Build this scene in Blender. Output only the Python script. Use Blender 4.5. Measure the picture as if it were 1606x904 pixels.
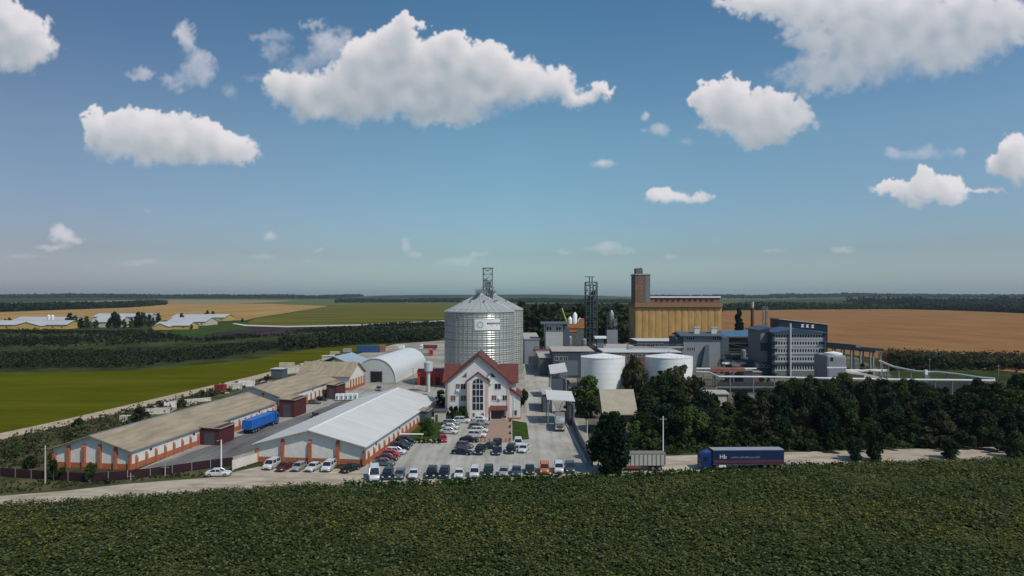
import bpy, bmesh, math, random
import numpy as np
from mathutils import Vector, Matrix
R = math.radians
random.seed(4)
for o in list(bpy.data.objects): bpy.data.objects.remove(o)
scene = bpy.context.scene
COL = scene.collection
# ---------------------------------------------------------------- camera
CAMH, KP, HOR = 35.0, 1071.0, 465.0
cam = bpy.data.objects.new('camera', bpy.data.cameras.new('camera'))
COL.objects.link(cam); scene.camera = cam
cam.location = (0, 0, CAMH); cam.rotation_euler = (R(90), 0, 0)
cam.data.sensor_width = 36; cam.data.lens = 36*KP/1606; cam.data.shift_y = 13/1606
cam.data.clip_start = 0.5; cam.data.clip_end = 60000
# ---------------------------------------------------------------- sun, exposure
SUN_AZ, SUN_EL = 50.0, 50.0          # azimuth measured from the camera's back (-Y) towards +X
sd = Vector((math.sin(R(SUN_AZ))*math.cos(R(SUN_EL)), -math.cos(R(SUN_AZ))*math.cos(R(SUN_EL)), math.sin(R(SUN_EL))))
sl = bpy.data.lights.new('sun', 'SUN'); sl.energy = 2.9; sl.angle = R(0.5); sl.color = (1.0, 0.93, 0.83)
so = bpy.data.objects.new('sun', sl); COL.objects.link(so)
so.rotation_euler = sd.to_track_quat('Z', 'Y').to_euler(); so.location = (0, 0, 300)
vs = scene.view_settings
vs.view_transform = 'Standard'; vs.look = 'None'; vs.exposure = 0.0; vs.gamma = 1.0; vs.use_curve_mapping = False
# ---------------------------------------------------------------- sky with cumulus clouds
def cloud_field():
    # tangent-plane direction map: columns u=x/y from -1.1..1.1, rows v=z/y from 0..0.62
    K = 1071.0
    X0, X1, Y0, Y1 = -400, 2006, -180, 470
    S = 0.9
    W, H = int((X1-X0)*S), int((Y1-Y0)*S)
    rng = np.random.default_rng(11)
    fx = np.fft.fftfreq(W)[None, :]; fy = np.fft.fftfreq(H)[:, None]
    fr = np.sqrt(fx*fx + fy*fy)
    def band(px):
        n = rng.standard_normal((H, W))
        f0 = S and 1.0/(px*S)
        g = np.exp(-((fr - f0)/(f0*0.55))**2)
        r = np.real(np.fft.ifft2(np.fft.fft2(n)*g))
        return r/r.std()
    def blur(a, px):
        return np.real(np.fft.ifft2(np.fft.fft2(a)*np.exp(-2*(np.pi*px*S*fr)**2)))
    bands = [150, 75, 40, 22, 12, 7, 4]
    soft = sum(band(p)*(p/150.)**0.62 for p in bands)
    soft /= soft.std()
    bil = 0
    for p in (95, 48, 26, 14, 8, 4.5):
        b = np.abs(band(p))
        bil = bil + (0.8 - b)*(p/95.)**1.0
    bil = (bil - bil.mean())/bil.std()
    wx = blur(band(60), 4)*4.2 + band(20)*2.2 + band(8)*1.1
    wy = blur(band(60), 4)*3.2 + band(20)*2.0 + band(8)*1.0
    yy, xx = np.mgrid[0:H, 0:W]
    x = xx/S + X0; y = yy/S + Y0
    groups = [
     (1.0, [(2,62,62,42),(50,72,38,34),(-20,20,60,40),(30,95,42,18)]),
     (0.55, [(292,58,17,26),(304,100,27,30),(318,112,26,22),(272,128,32,11)]),
     (0.42, [(222,113,18,12),(360,146,19,17)]),
     (1.0, [(160,205,34,32),(195,200,38,30),(238,203,44,33),(302,212,44,30),(340,225,44,24),(375,240,32,17),(265,240,118,20)]),
     (0.5, [(530,62,36,22),(510,80,34,22),(480,98,44,18),(492,38,20,10)]),
     (0.28, [(415,55,48,9),(440,80,26,18),(455,105,26,10),(400,125,26,9)]),
     (1.0, [(478,138,56,30),(440,130,30,18),(505,165,70,28),(572,110,42,48),(600,85,34,36),(632,36,13,22),(632,66,26,30),(690,100,58,44),(712,70,22,20),(750,115,72,40),(775,92,24,18),(830,128,48,32),(872,122,24,16),(680,150,150,42),(560,150,80,36),(910,152,38,18),(945,140,14,10),(700,183,60,14)]),
     (0.8, [(1270,8,120,28),(1180,5,60,12),(1400,20,150,40),(1530,30,80,40),(1260,65,42,18),(1300,118,85,30),(1370,88,120,45),(1500,85,70,30),(1450,60,110,40),(1600,30,60,34),(1280,130,60,20)]),
     (1.0, [(1125,155,38,28),(1150,142,24,20),(1140,185,45,28),(1205,160,34,24),(1235,178,46,26),(1200,195,62,28),(1195,222,42,14)]),
     (0.95, [(1448,283,20,20),(1475,290,36,20),(1400,292,34,10),(1440,298,60,14),(1490,312,32,12),(1430,318,22,9),(1545,297,30,5)]),
     (0.95, [(1590,235,26,24),(1615,255,50,36),(1575,262,28,22)]),
     (0.38, [(1400,238,18,8),(1450,244,50,10),(1455,232,14,12),(1500,238,16,9)]),
     (0.85, [(1035,303,16,13),(1050,308,40,9),(1098,308,16,9),(1075,312,42,6)]),
     (0.55, [(947,258,27,7),(945,254,14,7)]),
     (0.4, [(1035,203,18,9),(1010,182,8,7),(1078,223,12,5),(1008,206,10,6)]),
     (0.55, [(98,366,17,13),(115,376,18,8),(80,388,30,5)]),
     (0.42, [(230,333,9,6),(425,371,11,7),(638,384,9,12),(652,398,16,6),(500,393,12,4)]),
     (0.22, [(720,410,42,8),(750,398,14,6),(410,403,24,6),(485,411,24,6),(215,413,34,6),(30,402,40,6)]),
     (0.28, [(945,390,52,8),(955,384,20,6),(1050,402,14,6),(1320,391,22,7),(1210,393,22,4),(885,395,16,5)]),
     (0.9, [(-120,140,90,40),(-250,60,120,60),(1760,180,110,40),(1850,60,150,50),(1720,330,60,16),(-200,330,60,18),(300,-120,160,40),(900,-110,150,45)]),
    ]
    alpha = np.zeros((H, W)); dens = np.zeros((H, W)); hz = np.zeros((H, W)); rel = np.zeros((H,W))
    for s, lobes in groups:
        acc = np.zeros((H, W))
        big = max(min(l[2], l[3]) for l in lobes)
        ws = min(1.0, big/24.0); xw = x + wx*ws; yw = y + wy*ws
        top = min(l[1]-l[3] for l in lobes); bot = max(l[1]+l[3] for l in lobes)
        for cx, cy, rx, ry in lobes:
            r2 = ((xw-cx)/(rx*1.12))**2 + ((yw-cy)/(ry*1.12))**2
            acc += np.exp(-1.9*r2)*1.15
        b = np.log(np.maximum(acc, 1e-6)/0.22)         # >0 inside
        t = np.clip((y-top)/(bot-top), 0, 1)
        amp = 0.14 + 0.16*ws + 0.28*np.clip(1-s, 0, 1)
        wisp = np.clip(1.0-s, 0, 1)
        n = bil*(1-0.7*wisp)*np.where(t < .7, .75, .4) + soft*(0.30+1.0*wisp)
        f = b + amp*n*np.clip(1.35-0.35*b, .35, 1.35)
        wdt = 0.6 + 1.7*np.clip((t-.35)/.65, 0, 1) + 3.6*wisp
        a = np.clip(f/wdt, 0, 1); a = a*a*(3-2*a)
        a *= min(1, 0.2 + s*0.85)
        alpha = 1-(1-alpha)*(1-a)
        z = np.sqrt(np.clip(f, 0, 3))*big*0.55*s
        hz = np.maximum(hz, z)
        m = (f > -0.3)
        rel = np.where(m, np.maximum(rel, t), rel)
        dens += np.clip(f, 0, 1.6)*s
    # relief: broad shape with many round puffs of several sizes standing on it
    base = blur(hz, 5)
    puff = np.zeros((H, W))
    ys, xs = np.nonzero((alpha > .25) & (dens > .12))
    for rad, cnt in ((34, 260), (22, 700), (14, 1800), (8.5, 3600)):
        pick = rng.integers(0, len(xs), cnt)
        R = rad*S
        for k in pick:
            cx, cy = xs[k], ys[k]
            r = R*rng.uniform(.7, 1.2)*min(1.0, .35+dens[cy, cx])
            i0, i1 = max(0, int(cy-r)), min(H, int(cy+r)+1); j0, j1 = max(0, int(cx-r)), min(W, int(cx+r)+1)
            if i1-i0 < 3 or j1-j0 < 3: continue
            gy_, gx_ = np.mgrid[i0:i1, j0:j1]
            h = np.sqrt(np.clip(r*r-(gx_-cx)**2-(gy_-cy)**2, 0, None))*0.8 + base[cy, cx]*0.9 - r*0.35
            p = puff[i0:i1, j0:j1]; np.maximum(p, h, out=p)
    rel_h = blur(base*0.5 + puff*0.75, 2.6) + bil*0.7*np.clip(hz/8, 0, 1)
    gy, gx = np.gradient(rel_h, 1/S)
    nx, ny, nz = -gx, -gy, np.full_like(gx, 0.9)
    l = np.sqrt(nx*nx+ny*ny+nz*nz)
    L = np.array([0.42, -0.76, 0.5])
    lam = (nx*L[0]+ny*L[1]+nz*L[2])/l
    lam = np.clip(0.5+0.5*lam, 0, 1)
    # optical depth towards the sun
    db = blur(dens*alpha, 2.5)
    od = np.zeros_like(db)
    for d in (6, 12, 20, 30, 42, 56):
        dx = int(round(0.35*d*S)); dy = int(round(0.9*d*S))
        od += np.roll(np.roll(blur(db, d*0.22), dy, 0), -dx, 1)*(0.5+d*0.02)
    big_od = np.zeros_like(db)
    for d in (25, 50, 80, 110):
        big_od += np.roll(np.roll(blur(db, 14), int(.95*d*S), 0), -int(.25*d*S), 1)
    low = blur(band(110), 6); low /= low.std(); mid_ = blur(band(46), 3); mid_ /= mid_.std()
    sh = np.exp(-od*0.085 - big_od*0.235*(1+.5*low))
    lit = 0.08 + 0.58*sh + 0.46*blur(lam, 0.8)*(0.35+0.65*sh)
    lit = lit + 0.015*np.clip(bil, -2, 2) + (.05*low + .05*mid_)*np.clip(dens, 0, 1)
    edge = np.clip(1-alpha, 0, 1)
    lit = np.clip(lit*(1-0.3*edge) + 0.3*edge*0.8, 0, 1)
    alpha = blur(alpha, 0.7)
    alpha = np.clip(alpha, 0, 1)*0.97
    return alpha, lit, (X0, X1, Y0, Y1)
SKY_RAMP=[(0,(.95,1.38,1.74)),(.03,(.84,1.10,1.30)),(.06,(.72,.90,1.0)),(.13,(.74,.98,1.02)),(.22,(.77,1.06,1.04)),(.40,(.54,.91,1.02))]
CL_DARK=(2.4,3.2,3.8,1); CL_LIT=(7.9,7.6,7.8,1); SKY_STR=0.1; HAZE=4.2e-5
ca, clit, (CX0, CX1, CY0, CY1) = cloud_field()
ch, cw = ca.shape
buf = np.zeros((ch, cw, 4), dtype=np.float32)
buf[..., 0] = clit[::-1]; buf[..., 1] = ca[::-1]; buf[..., 3] = 1.0
cimg = bpy.data.images.new('cloud_cover', cw, ch, float_buffer=True, is_data=True)
cimg.pixels.foreach_set(buf.ravel()); cimg.update()
try: cimg.pack()
except Exception: pass
wd = bpy.data.worlds.new('World'); scene.world = wd; wd.use_nodes = True
nt = wd.node_tree; N = nt.nodes; LK = nt.links; N.clear()
def wn(t, **k):
    n = N.new(t)
    for a, b in k.items(): setattr(n, a, b)
    return n
def wm(op, a, b=None, c=None):
    n = wn('ShaderNodeMath', operation=op)
    for i, v in enumerate((a, b, c)):
        if v is None: continue
        if isinstance(v, (int, float)): n.inputs[i].default_value = v
        else: LK.new(v, n.inputs[i])
    return n.outputs[0]
sky = wn('ShaderNodeTexSky', sky_type='NISHITA'); sky.sun_disc = False
sky.sun_elevation = R(SUN_EL); sky.sun_rotation = R(180-SUN_AZ)
sky.air_density = 1.0; sky.dust_density = 1.6; sky.ozone_density = 1.0; sky.altitude = 200
tc = wn('ShaderNodeTexCoord'); sx = wn('ShaderNodeSeparateXYZ'); LK.new(tc.outputs['Generated'], sx.inputs[0])
X, Y, Z = sx.outputs
ym = wm('MAXIMUM', Y, 0.08)
u = wm('DIVIDE', X, ym); v = wm('DIVIDE', Z, ym)
tu = wm('MULTIPLY_ADD', u, KP/(CX1-CX0), (803-CX0)/(CX1-CX0))
tv = wm('MULTIPLY_ADD', v, KP/(CY1-CY0), (CY1-HOR)/(CY1-CY0))
cb = wn('ShaderNodeCombineXYZ'); LK.new(tu, cb.inputs[0]); LK.new(tv, cb.inputs[1])
im = wn('ShaderNodeTexImage', interpolation='Linear', extension='CLIP'); im.image = cimg; LK.new(cb.outputs[0], im.inputs[0])
si = wn('ShaderNodeSeparateColor'); LK.new(im.outputs[0], si.inputs[0])
al = wm('MULTIPLY', si.outputs[1], wm('GREATER_THAN', Y, 0.09))
# the clear sky: Nishita, graded a little by elevation towards the hazy teal of the day
tint = wn('ShaderNodeValToRGB'); el = tint.color_ramp.elements
el[0].position = 0.0; el[0].color = (*[c/1.5 for c in SKY_RAMP[0][1]], 1)
el[1].position = SKY_RAMP[-1][0]; el[1].color = (*[c/1.5 for c in SKY_RAMP[-1][1]], 1)
for q, c in SKY_RAMP[1:-1]:
    e = el.new(q); e.color = (*[k/1.5 for k in c], 1)
LK.new(Z, tint.inputs[0])
mul = wn('ShaderNodeMixRGB', blend_type='MULTIPLY'); mul.inputs[0].default_value = 1.0
LK.new(sky.outputs[0], mul.inputs[1])
side = wn('ShaderNodeValToRGB'); es = side.color_ramp.elements      # the air is a little mauver away from the middle of the plain
es[0].position = .05; es[0].color = (.60, .47, .51, 1); es[1].position = .95; es[1].color = (.69, .63, .67, 1)
e = es.new(.5); e.color = (.6667, .6667, .6667, 1)
LK.new(wm('MULTIPLY_ADD', X, .8, .5), side.inputs[0])
m2 = wn('ShaderNodeVectorMath', operation='MULTIPLY'); LK.new(tint.outputs[0], m2.inputs[0]); LK.new(side.outputs[0], m2.inputs[1])
m3 = wn('ShaderNodeVectorMath', operation='SCALE'); m3.inputs['Scale'].default_value = 2.25; LK.new(m2.outputs[0], m3.inputs[0]); LK.new(m3.outputs[0], mul.inputs[2])
cr = wn('ShaderNodeMixRGB'); cr.inputs[1].default_value = CL_DARK; cr.inputs[2].default_value = CL_LIT
LK.new(si.outputs[0], cr.inputs[0])
mx = wn('ShaderNodeMixRGB'); LK.new(al, mx.inputs[0]); LK.new(mul.outputs[0], mx.inputs[1]); LK.new(cr.outputs[0], mx.inputs[2])
bg = wn('ShaderNodeBackground'); bg.inputs[1].default_value = SKY_STR; LK.new(mx.outputs[0], bg.inputs[0])
ow = wn('ShaderNodeOutputWorld'); LK.new(bg.outputs[0], ow.inputs[0])
# ---------------------------------------------------------------- helpers
def G(px, py, z=0.0):
    """ground point seen at a pixel of the photograph (camera 35 m up, level)"""
    d = (CAMH-z)*KP/(py-HOR)
    return Vector(((px-803)*d/KP, d, z))
def hz(d, py): return CAMH-(py-HOR)*d/KP        # height seen at a row at distance d
def xat(px, d): return (px-803)*d/KP
_m = {}
def mat(name, col, rough=0.8, metal=0.0, var=0.18, scale=0.6, bump=0.0, bscale=6.0, wave=None, col2=None, spec=0.3, streak=None, tracks=None):
    if name in _m: return _m[name]
    m = bpy.data.materials.new(name); m.use_nodes = True; _m[name] = m
    t = m.node_tree; n = t.nodes; p = n['Principled BSDF']
    p.inputs['Roughness'].default_value = rough; p.inputs['Metallic'].default_value = metal
    p.inputs['Specular IOR Level'].default_value = spec
    c = (*col, 1)
    tcn = n.new('ShaderNodeTexCoord'); src = tcn.outputs['Object']
    if var > 0 or col2:
        if streak:
            mp = n.new('ShaderNodeMapping'); mp.inputs['Scale'].default_value = streak
            t.links.new(src, mp.inputs[0]); s2 = mp.outputs[0]
        else: s2 = src
        nz = n.new('ShaderNodeTexNoise'); nz.inputs['Scale'].default_value = scale
        nz.inputs['Detail'].default_value = 8; nz.inputs['Roughness'].default_value = 0.62
        t.links.new(s2, nz.inputs['Vector'])
        rp = n.new('ShaderNodeValToRGB'); e = rp.color_ramp.elements
        e[0].position = 0.3; e[1].position = 0.7
        a = tuple(x*(1-var) for x in col); b = tuple(min(1, x*(1+var)) for x in (col2 or col))
        e[0].color = (*a, 1); e[1].color = (*b, 1)
        t.links.new(nz.outputs['Fac'], rp.inputs[0]); t.links.new(rp.outputs[0], p.inputs['Base Color'])
    else: p.inputs['Base Color'].default_value = c
    if tracks:                                         # (rotation, stretch, amount): wheel tracks, stains and drill lines worn into the ground
        mp2 = n.new('ShaderNodeMapping'); mp2.inputs['Rotation'].default_value = (0, 0, tracks[0]); mp2.inputs['Scale'].default_value = tracks[1]
        t.links.new(src, mp2.inputs[0]); z2 = n.new('ShaderNodeTexNoise'); z2.inputs['Scale'].default_value = 1.0; z2.inputs['Detail'].default_value = 4; z2.inputs['Distortion'].default_value = .4
        t.links.new(mp2.outputs[0], z2.inputs['Vector'])
        z3 = n.new('ShaderNodeTexNoise'); z3.inputs['Scale'].default_value = .35; z3.inputs['Detail'].default_value = 6; t.links.new(src, z3.inputs['Vector'])
        r2 = n.new('ShaderNodeMapRange'); r2.inputs[1].default_value = .38; r2.inputs[2].default_value = .56; r2.inputs[3].default_value = 1-tracks[2]; r2.inputs[4].default_value = 1.0; t.links.new(z2.outputs['Fac'], r2.inputs[0])
        r3 = n.new('ShaderNodeMapRange'); r3.inputs[1].default_value = .28; r3.inputs[2].default_value = .42; r3.inputs[3].default_value = 1-tracks[2]*.8; r3.inputs[4].default_value = 1.0; t.links.new(z3.outputs['Fac'], r3.inputs[0])
        mm = n.new('ShaderNodeMath'); mm.operation = 'MULTIPLY'; t.links.new(r2.outputs[0], mm.inputs[0]); t.links.new(r3.outputs[0], mm.inputs[1])
        vm = n.new('ShaderNodeVectorMath'); vm.operation = 'SCALE'; t.links.new(rp.outputs[0], vm.inputs[0]); t.links.new(mm.outputs[0], vm.inputs['Scale'])
        t.links.new(vm.outputs[0], p.inputs['Base Color'])
    if wave:                                           # (axis, scale, strength): corrugated sheet
        wv = n.new('ShaderNodeTexWave'); wv.bands_direction = wave[0]; wv.inputs['Scale'].default_value = wave[1]
        t.links.new(src, wv.inputs['Vector'])
        bp = n.new('ShaderNodeBump'); bp.inputs['Strength'].default_value = wave[2]; bp.inputs['Distance'].default_value = 0.05
        t.links.new(wv.outputs['Fac'], bp.inputs['Height']); t.links.new(bp.outputs[0], p.inputs['Normal'])
    elif bump > 0:
        nb = n.new('ShaderNodeTexNoise'); nb.inputs['Scale'].default_value = bscale; nb.inputs['Detail'].default_value = 6
        t.links.new(src, nb.inputs['Vector'])
        bp = n.new('ShaderNodeBump'); bp.inputs['Strength'].default_value = bump; bp.inputs['Distance'].default_value = 0.1
        t.links.new(nb.outputs['Fac'], bp.inputs['Height']); t.links.new(bp.outputs[0], p.inputs['Normal'])
    return m
def foliage(name, dark, light, scale=0.25, trans=0.2, rnd=0.5):
    if name in _m: return _m[name]
    m = bpy.data.materials.new(name); m.use_nodes = True; _m[name] = m
    t = m.node_tree; n = t.nodes; n.clear(); L = t.links
    geo = n.new('ShaderNodeNewGeometry'); oi = n.new('ShaderNodeObjectInfo')
    nz = n.new('ShaderNodeTexNoise'); nz.inputs['Scale'].default_value = scale; nz.inputs['Detail'].default_value = 5
    L.new(geo.outputs['Position'], nz.inputs['Vector'])
    n2 = n.new('ShaderNodeMath'); n2.operation = 'MULTIPLY_ADD'; n2.inputs[1].default_value = rnd; n2.inputs[2].default_value = -rnd*0.5
    L.new(oi.outputs['Random'], n2.inputs[0])
    ad = n.new('ShaderNodeMath'); ad.operation = 'ADD'; L.new(nz.outputs['Fac'], ad.inputs[0]); L.new(n2.outputs[0], ad.inputs[1])
    rp = n.new('ShaderNodeValToRGB'); e = rp.color_ramp.elements
    e[0].position = 0.25; e[0].color = (*dark, 1); e[1].position = 0.78; e[1].color = (*light, 1)
    L.new(ad.outputs[0], rp.inputs[0])
    df = n.new('ShaderNodeBsdfDiffuse'); tr = n.new('ShaderNodeBsdfTranslucent'); mxs = n.new('ShaderNodeMixShader')
    mxs.inputs[0].default_value = trans
    L.new(rp.outputs[0], df.inputs[0]); L.new(rp.outputs[0], tr.inputs[0])
    L.new(df.outputs[0], mxs.inputs[1]); L.new(tr.outputs[0], mxs.inputs[2])
    o = n.new('ShaderNodeOutputMaterial'); L.new(mxs.outputs[0], o.inputs[0])
    return m
class MB:
    def __init__(s): s.v = []; s.f = []; s.mi = []; s.k = 0
    def face(s, pts, k=None):
        b = len(s.v); s.v += [tuple(p) for p in pts]; s.f.append(tuple(range(b, b+len(pts)))); s.mi.append(s.k if k is None else k)
    def _add(s, vs_, fs):
        b = len(s.v); s.v += [tuple(p) for p in vs_]
        for f in fs: s.f.append(tuple(b+i for i in f)); s.mi.append(s.k)
        return s
    def box(s, x0, x1, y0, y1, z0, z1, M=None):
        vs_ = [Vector((x, y, z)) for z in (z0, z1) for y in (y0, y1) for x in (x0, x1)]
        if M: vs_ = [M @ p for p in vs_]
        return s._add(vs_, [(0, 2, 3, 1), (4, 5, 7, 6), (0, 1, 5, 4), (2, 6, 7, 3), (0, 4, 6, 2), (1, 3, 7, 5)])
    def prism(s, pts, axis, a, b):
        """polygon of 2-D points extruded along an axis ('x','y','z') from a to b"""
        def q(p, t): return {'x': (t, p[0], p[1]), 'y': (p[0], t, p[1]), 'z': (p[0], p[1], t)}[axis]
        n = len(pts); vs_ = [q(p, a) for p in pts]+[q(p, b) for p in pts]
        return s._add(vs_, [tuple(range(n))[::-1], tuple(range(n, 2*n))]+[(i, (i+1) % n, n+(i+1) % n, n+i) for i in range(n)])
    def tube(s, p, q, r, r2=None, n=8, cap=True):
        p = Vector(p); q = Vector(q); d = (q-p)
        if d.length < 1e-6: return s
        r2 = r if r2 is None else r2
        qt = d.to_track_quat('Z', 'Y'); a = qt @ Vector((1, 0, 0)); b = qt @ Vector((0, 1, 0))
        vs_ = [c+(a*math.cos(2*math.pi*i/n)+b*math.sin(2*math.pi*i/n))*rr for c, rr in ((p, r), (q, r2)) for i in range(n)]
        fs = [(i, (i+1) % n, n+(i+1) % n, n+i) for i in range(n)]
        if cap: fs += [tuple(range(n))[::-1], tuple(range(n, 2*n))]
        return s._add(vs_, fs)
    def lathe(s, prof, n=48, c=(0, 0)):
        vs_ = [(c[0]+r*math.cos(2*math.pi*i/n), c[1]+r*math.sin(2*math.pi*i/n), z) for r, z in prof for i in range(n)]
        fs = [(j*n+i, j*n+(i+1) % n, (j+1)*n+(i+1) % n, (j+1)*n+i) for j in range(len(prof)-1) for i in range(n)]
        return s._add(vs_, fs)
    def loft(s, rings, closed=True):
        n = len(rings[0]); vs_ = [p for r_ in rings for p in r_]
        fs = [(j*n+i, j*n+(i+1) % n, (j+1)*n+(i+1) % n, (j+1)*n+i) for j in range(len(rings)-1) for i in range(n)]
        if closed: fs += [tuple(range(n))[::-1], tuple(range((len(rings)-1)*n, len(rings)*n))]
        return s._add(vs_, fs)
    def path(s, pts, r, n=8):
        for a, b in zip(pts[:-1], pts[1:]): s.tube(a, b, r, n=n)
        return s
    def mesh(s, name, mats, smooth=False, bevel=0):
        me = bpy.data.meshes.new(name); me.from_pydata([tuple(p) for p in s.v], [], s.f)
        for m_ in (mats if isinstance(mats, (list, tuple)) else [mats]): me.materials.append(m_)
        me.polygons.foreach_set('material_index', s.mi)
        bm = bmesh.new(); bm.from_mesh(me); bmesh.ops.recalc_face_normals(bm, faces=bm.faces)
        if bevel:
            es = [e for e in bm.edges if len(e.link_faces) == 2 and e.calc_face_angle(0) > 0.6]
            bmesh.ops.bevel(bm, geom=es, offset=bevel, segments=2, affect='EDGES', profile=0.6)
        bm.to_mesh(me); bm.free()
        if smooth:
            me.polygons.foreach_set('use_smooth', [True]*len(me.polygons))
            try: me.set_sharp_from_angle(angle=R(35))
            except Exception: pass
        me.update(); return me
    def build(s, name, mats, parent=None, loc=(0, 0, 0), rz=0, smooth=False, bevel=0):
        return inst(name, s.mesh(name, mats, smooth, bevel), parent, loc, rz)
def inst(name, me, parent=None, loc=(0, 0, 0), rz=0, scale=None):
    o = bpy.data.objects.new(name, me); COL.objects.link(o)
    o.location = loc; o.rotation_euler = (0, 0, rz)
    if scale: o.scale = scale
    if parent: o.parent = parent
    return o
def tag(o, label=None, cat=None, group=None, kind=None):
    if label: o['label'] = label
    if cat: o['category'] = cat
    if group: o['group'] = group
    if kind: o['kind'] = kind
    return o
def thing(name, label, cat, loc, rz=0, group=None):
    o = bpy.data.objects.new(name, None); COL.objects.link(o); o.empty_display_size = 0.5
    o.location = loc; o.rotation_euler = (0, 0, rz)
    return tag(o, label, cat, group)
def kids(o): return [c for c in COL.objects if c.parent == o]
def copy_tree(o, parent=None, _k=None):
    c = o.copy(); COL.objects.link(c); c.parent = parent
    for ch in o.children: copy_tree(ch, c)
    return c
def npmesh(name, co, faces, mats, mi=None):
    """co (n,3), faces (m,k) arrays"""
    me = bpy.data.meshes.new(name); n, k = faces.shape
    me.vertices.add(len(co)); me.vertices.foreach_set('co', np.ascontiguousarray(co, dtype=np.float32).ravel())
    me.loops.add(n*k); me.loops.foreach_set('vertex_index', np.ascontiguousarray(faces, dtype=np.int32).ravel())
    me.polygons.add(n); me.polygons.foreach_set('loop_start', np.arange(0, n*k, k, dtype=np.int32))
    me.polygons.foreach_set('loop_total', np.full(n, k, dtype=np.int32))
    for m_ in (mats if isinstance(mats, (list, tuple)) else [mats]): me.materials.append(m_)
    if mi is not None: me.polygons.foreach_set('material_index', mi.astype(np.int32))
    me.update(calc_edges=True); return me
# ---------------------------------------------------------------- materials
white_wall = mat('white_wall', (.66, .64, .60), var=.1, scale=.8, bump=.1)
brick = mat('brick', (.38, .125, .062), var=.3, scale=2.5, bump=.3)
brown_roof = mat('brown_roof', (.31, .25, .175), var=.28, scale=.5, streak=(1.6, .25, 1), wave=('Y', 1.2, .25))
white_roof = mat('white_roof', (.59, .575, .55), rough=.5, var=.10, scale=.3, streak=(.3, 2, 1), wave=('Y', .9, .2))
trim_dark = mat('trim_dark', (.06, .065, .075), var=.1)
fence_dark = mat('fence_dark', (.034, .013, .018), rough=.55, var=.15, wave=('X', 3, .4))
maroon = mat('maroon', (.085, .022, .026), rough=.55, var=.15, wave=('X', 3, .4))
glass = mat('glass', (.018, .024, .032), rough=.12, var=0, spec=.6)
gl_frame = mat('window_frame', (.62, .62, .62), rough=.5, var=.05)
grey_clad = mat('grey_clad', (.24, .26, .28), rough=.6, var=.1, scale=.3, wave=('X', 1.5, .25))
slate = mat('slate_clad', (.085, .10, .125), rough=.6, var=.15, scale=.4)
blue_roof = mat('blue_roof', (.032, .07, .125), rough=.5, var=.12, scale=.3)
steel = mat('steel', (.30, .31, .32), rough=.45, metal=.5, var=.15, scale=1)
dark_steel = mat('dark_steel', (.055, .075, .078), rough=.6, var=.2, scale=1)
white_paint = mat('white_paint', (.81, .81, .79), rough=.45, var=.06, scale=.2)
concrete = mat('concrete', (.33, .31, .28), var=.2, scale=.7, bump=.2)
pale_conc = mat('pale_concrete', (.52, .48, .42), var=.18, scale=.7, bump=.2)
rubber = mat('rubber', (.018, .018, .018), rough=.9, var=0)
rim_m = mat('rim', (.4, .4, .4), rough=.35, metal=.7, var=0)
lamp_w = mat('lamp_glass', (.7, .7, .68), rough=.2, var=0)
lamp_r = mat('lamp_red', (.35, .02, .015), rough=.25, var=0)
red_paint = mat('red_paint', (.50, .035, .025), rough=.4, var=.1)
bark = mat('bark', (.09, .07, .05), var=.3, scale=3)
red_tile = mat('red_tile', (.135, .040, .030), rough=.7, var=.25, scale=1.2, wave=('Y', 2.2, .4))
peach = mat('peach_plaster', (.58, .42, .35), var=.08)
wood_pole = mat('pole_concrete', (.42, .39, .34), var=.15)
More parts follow.
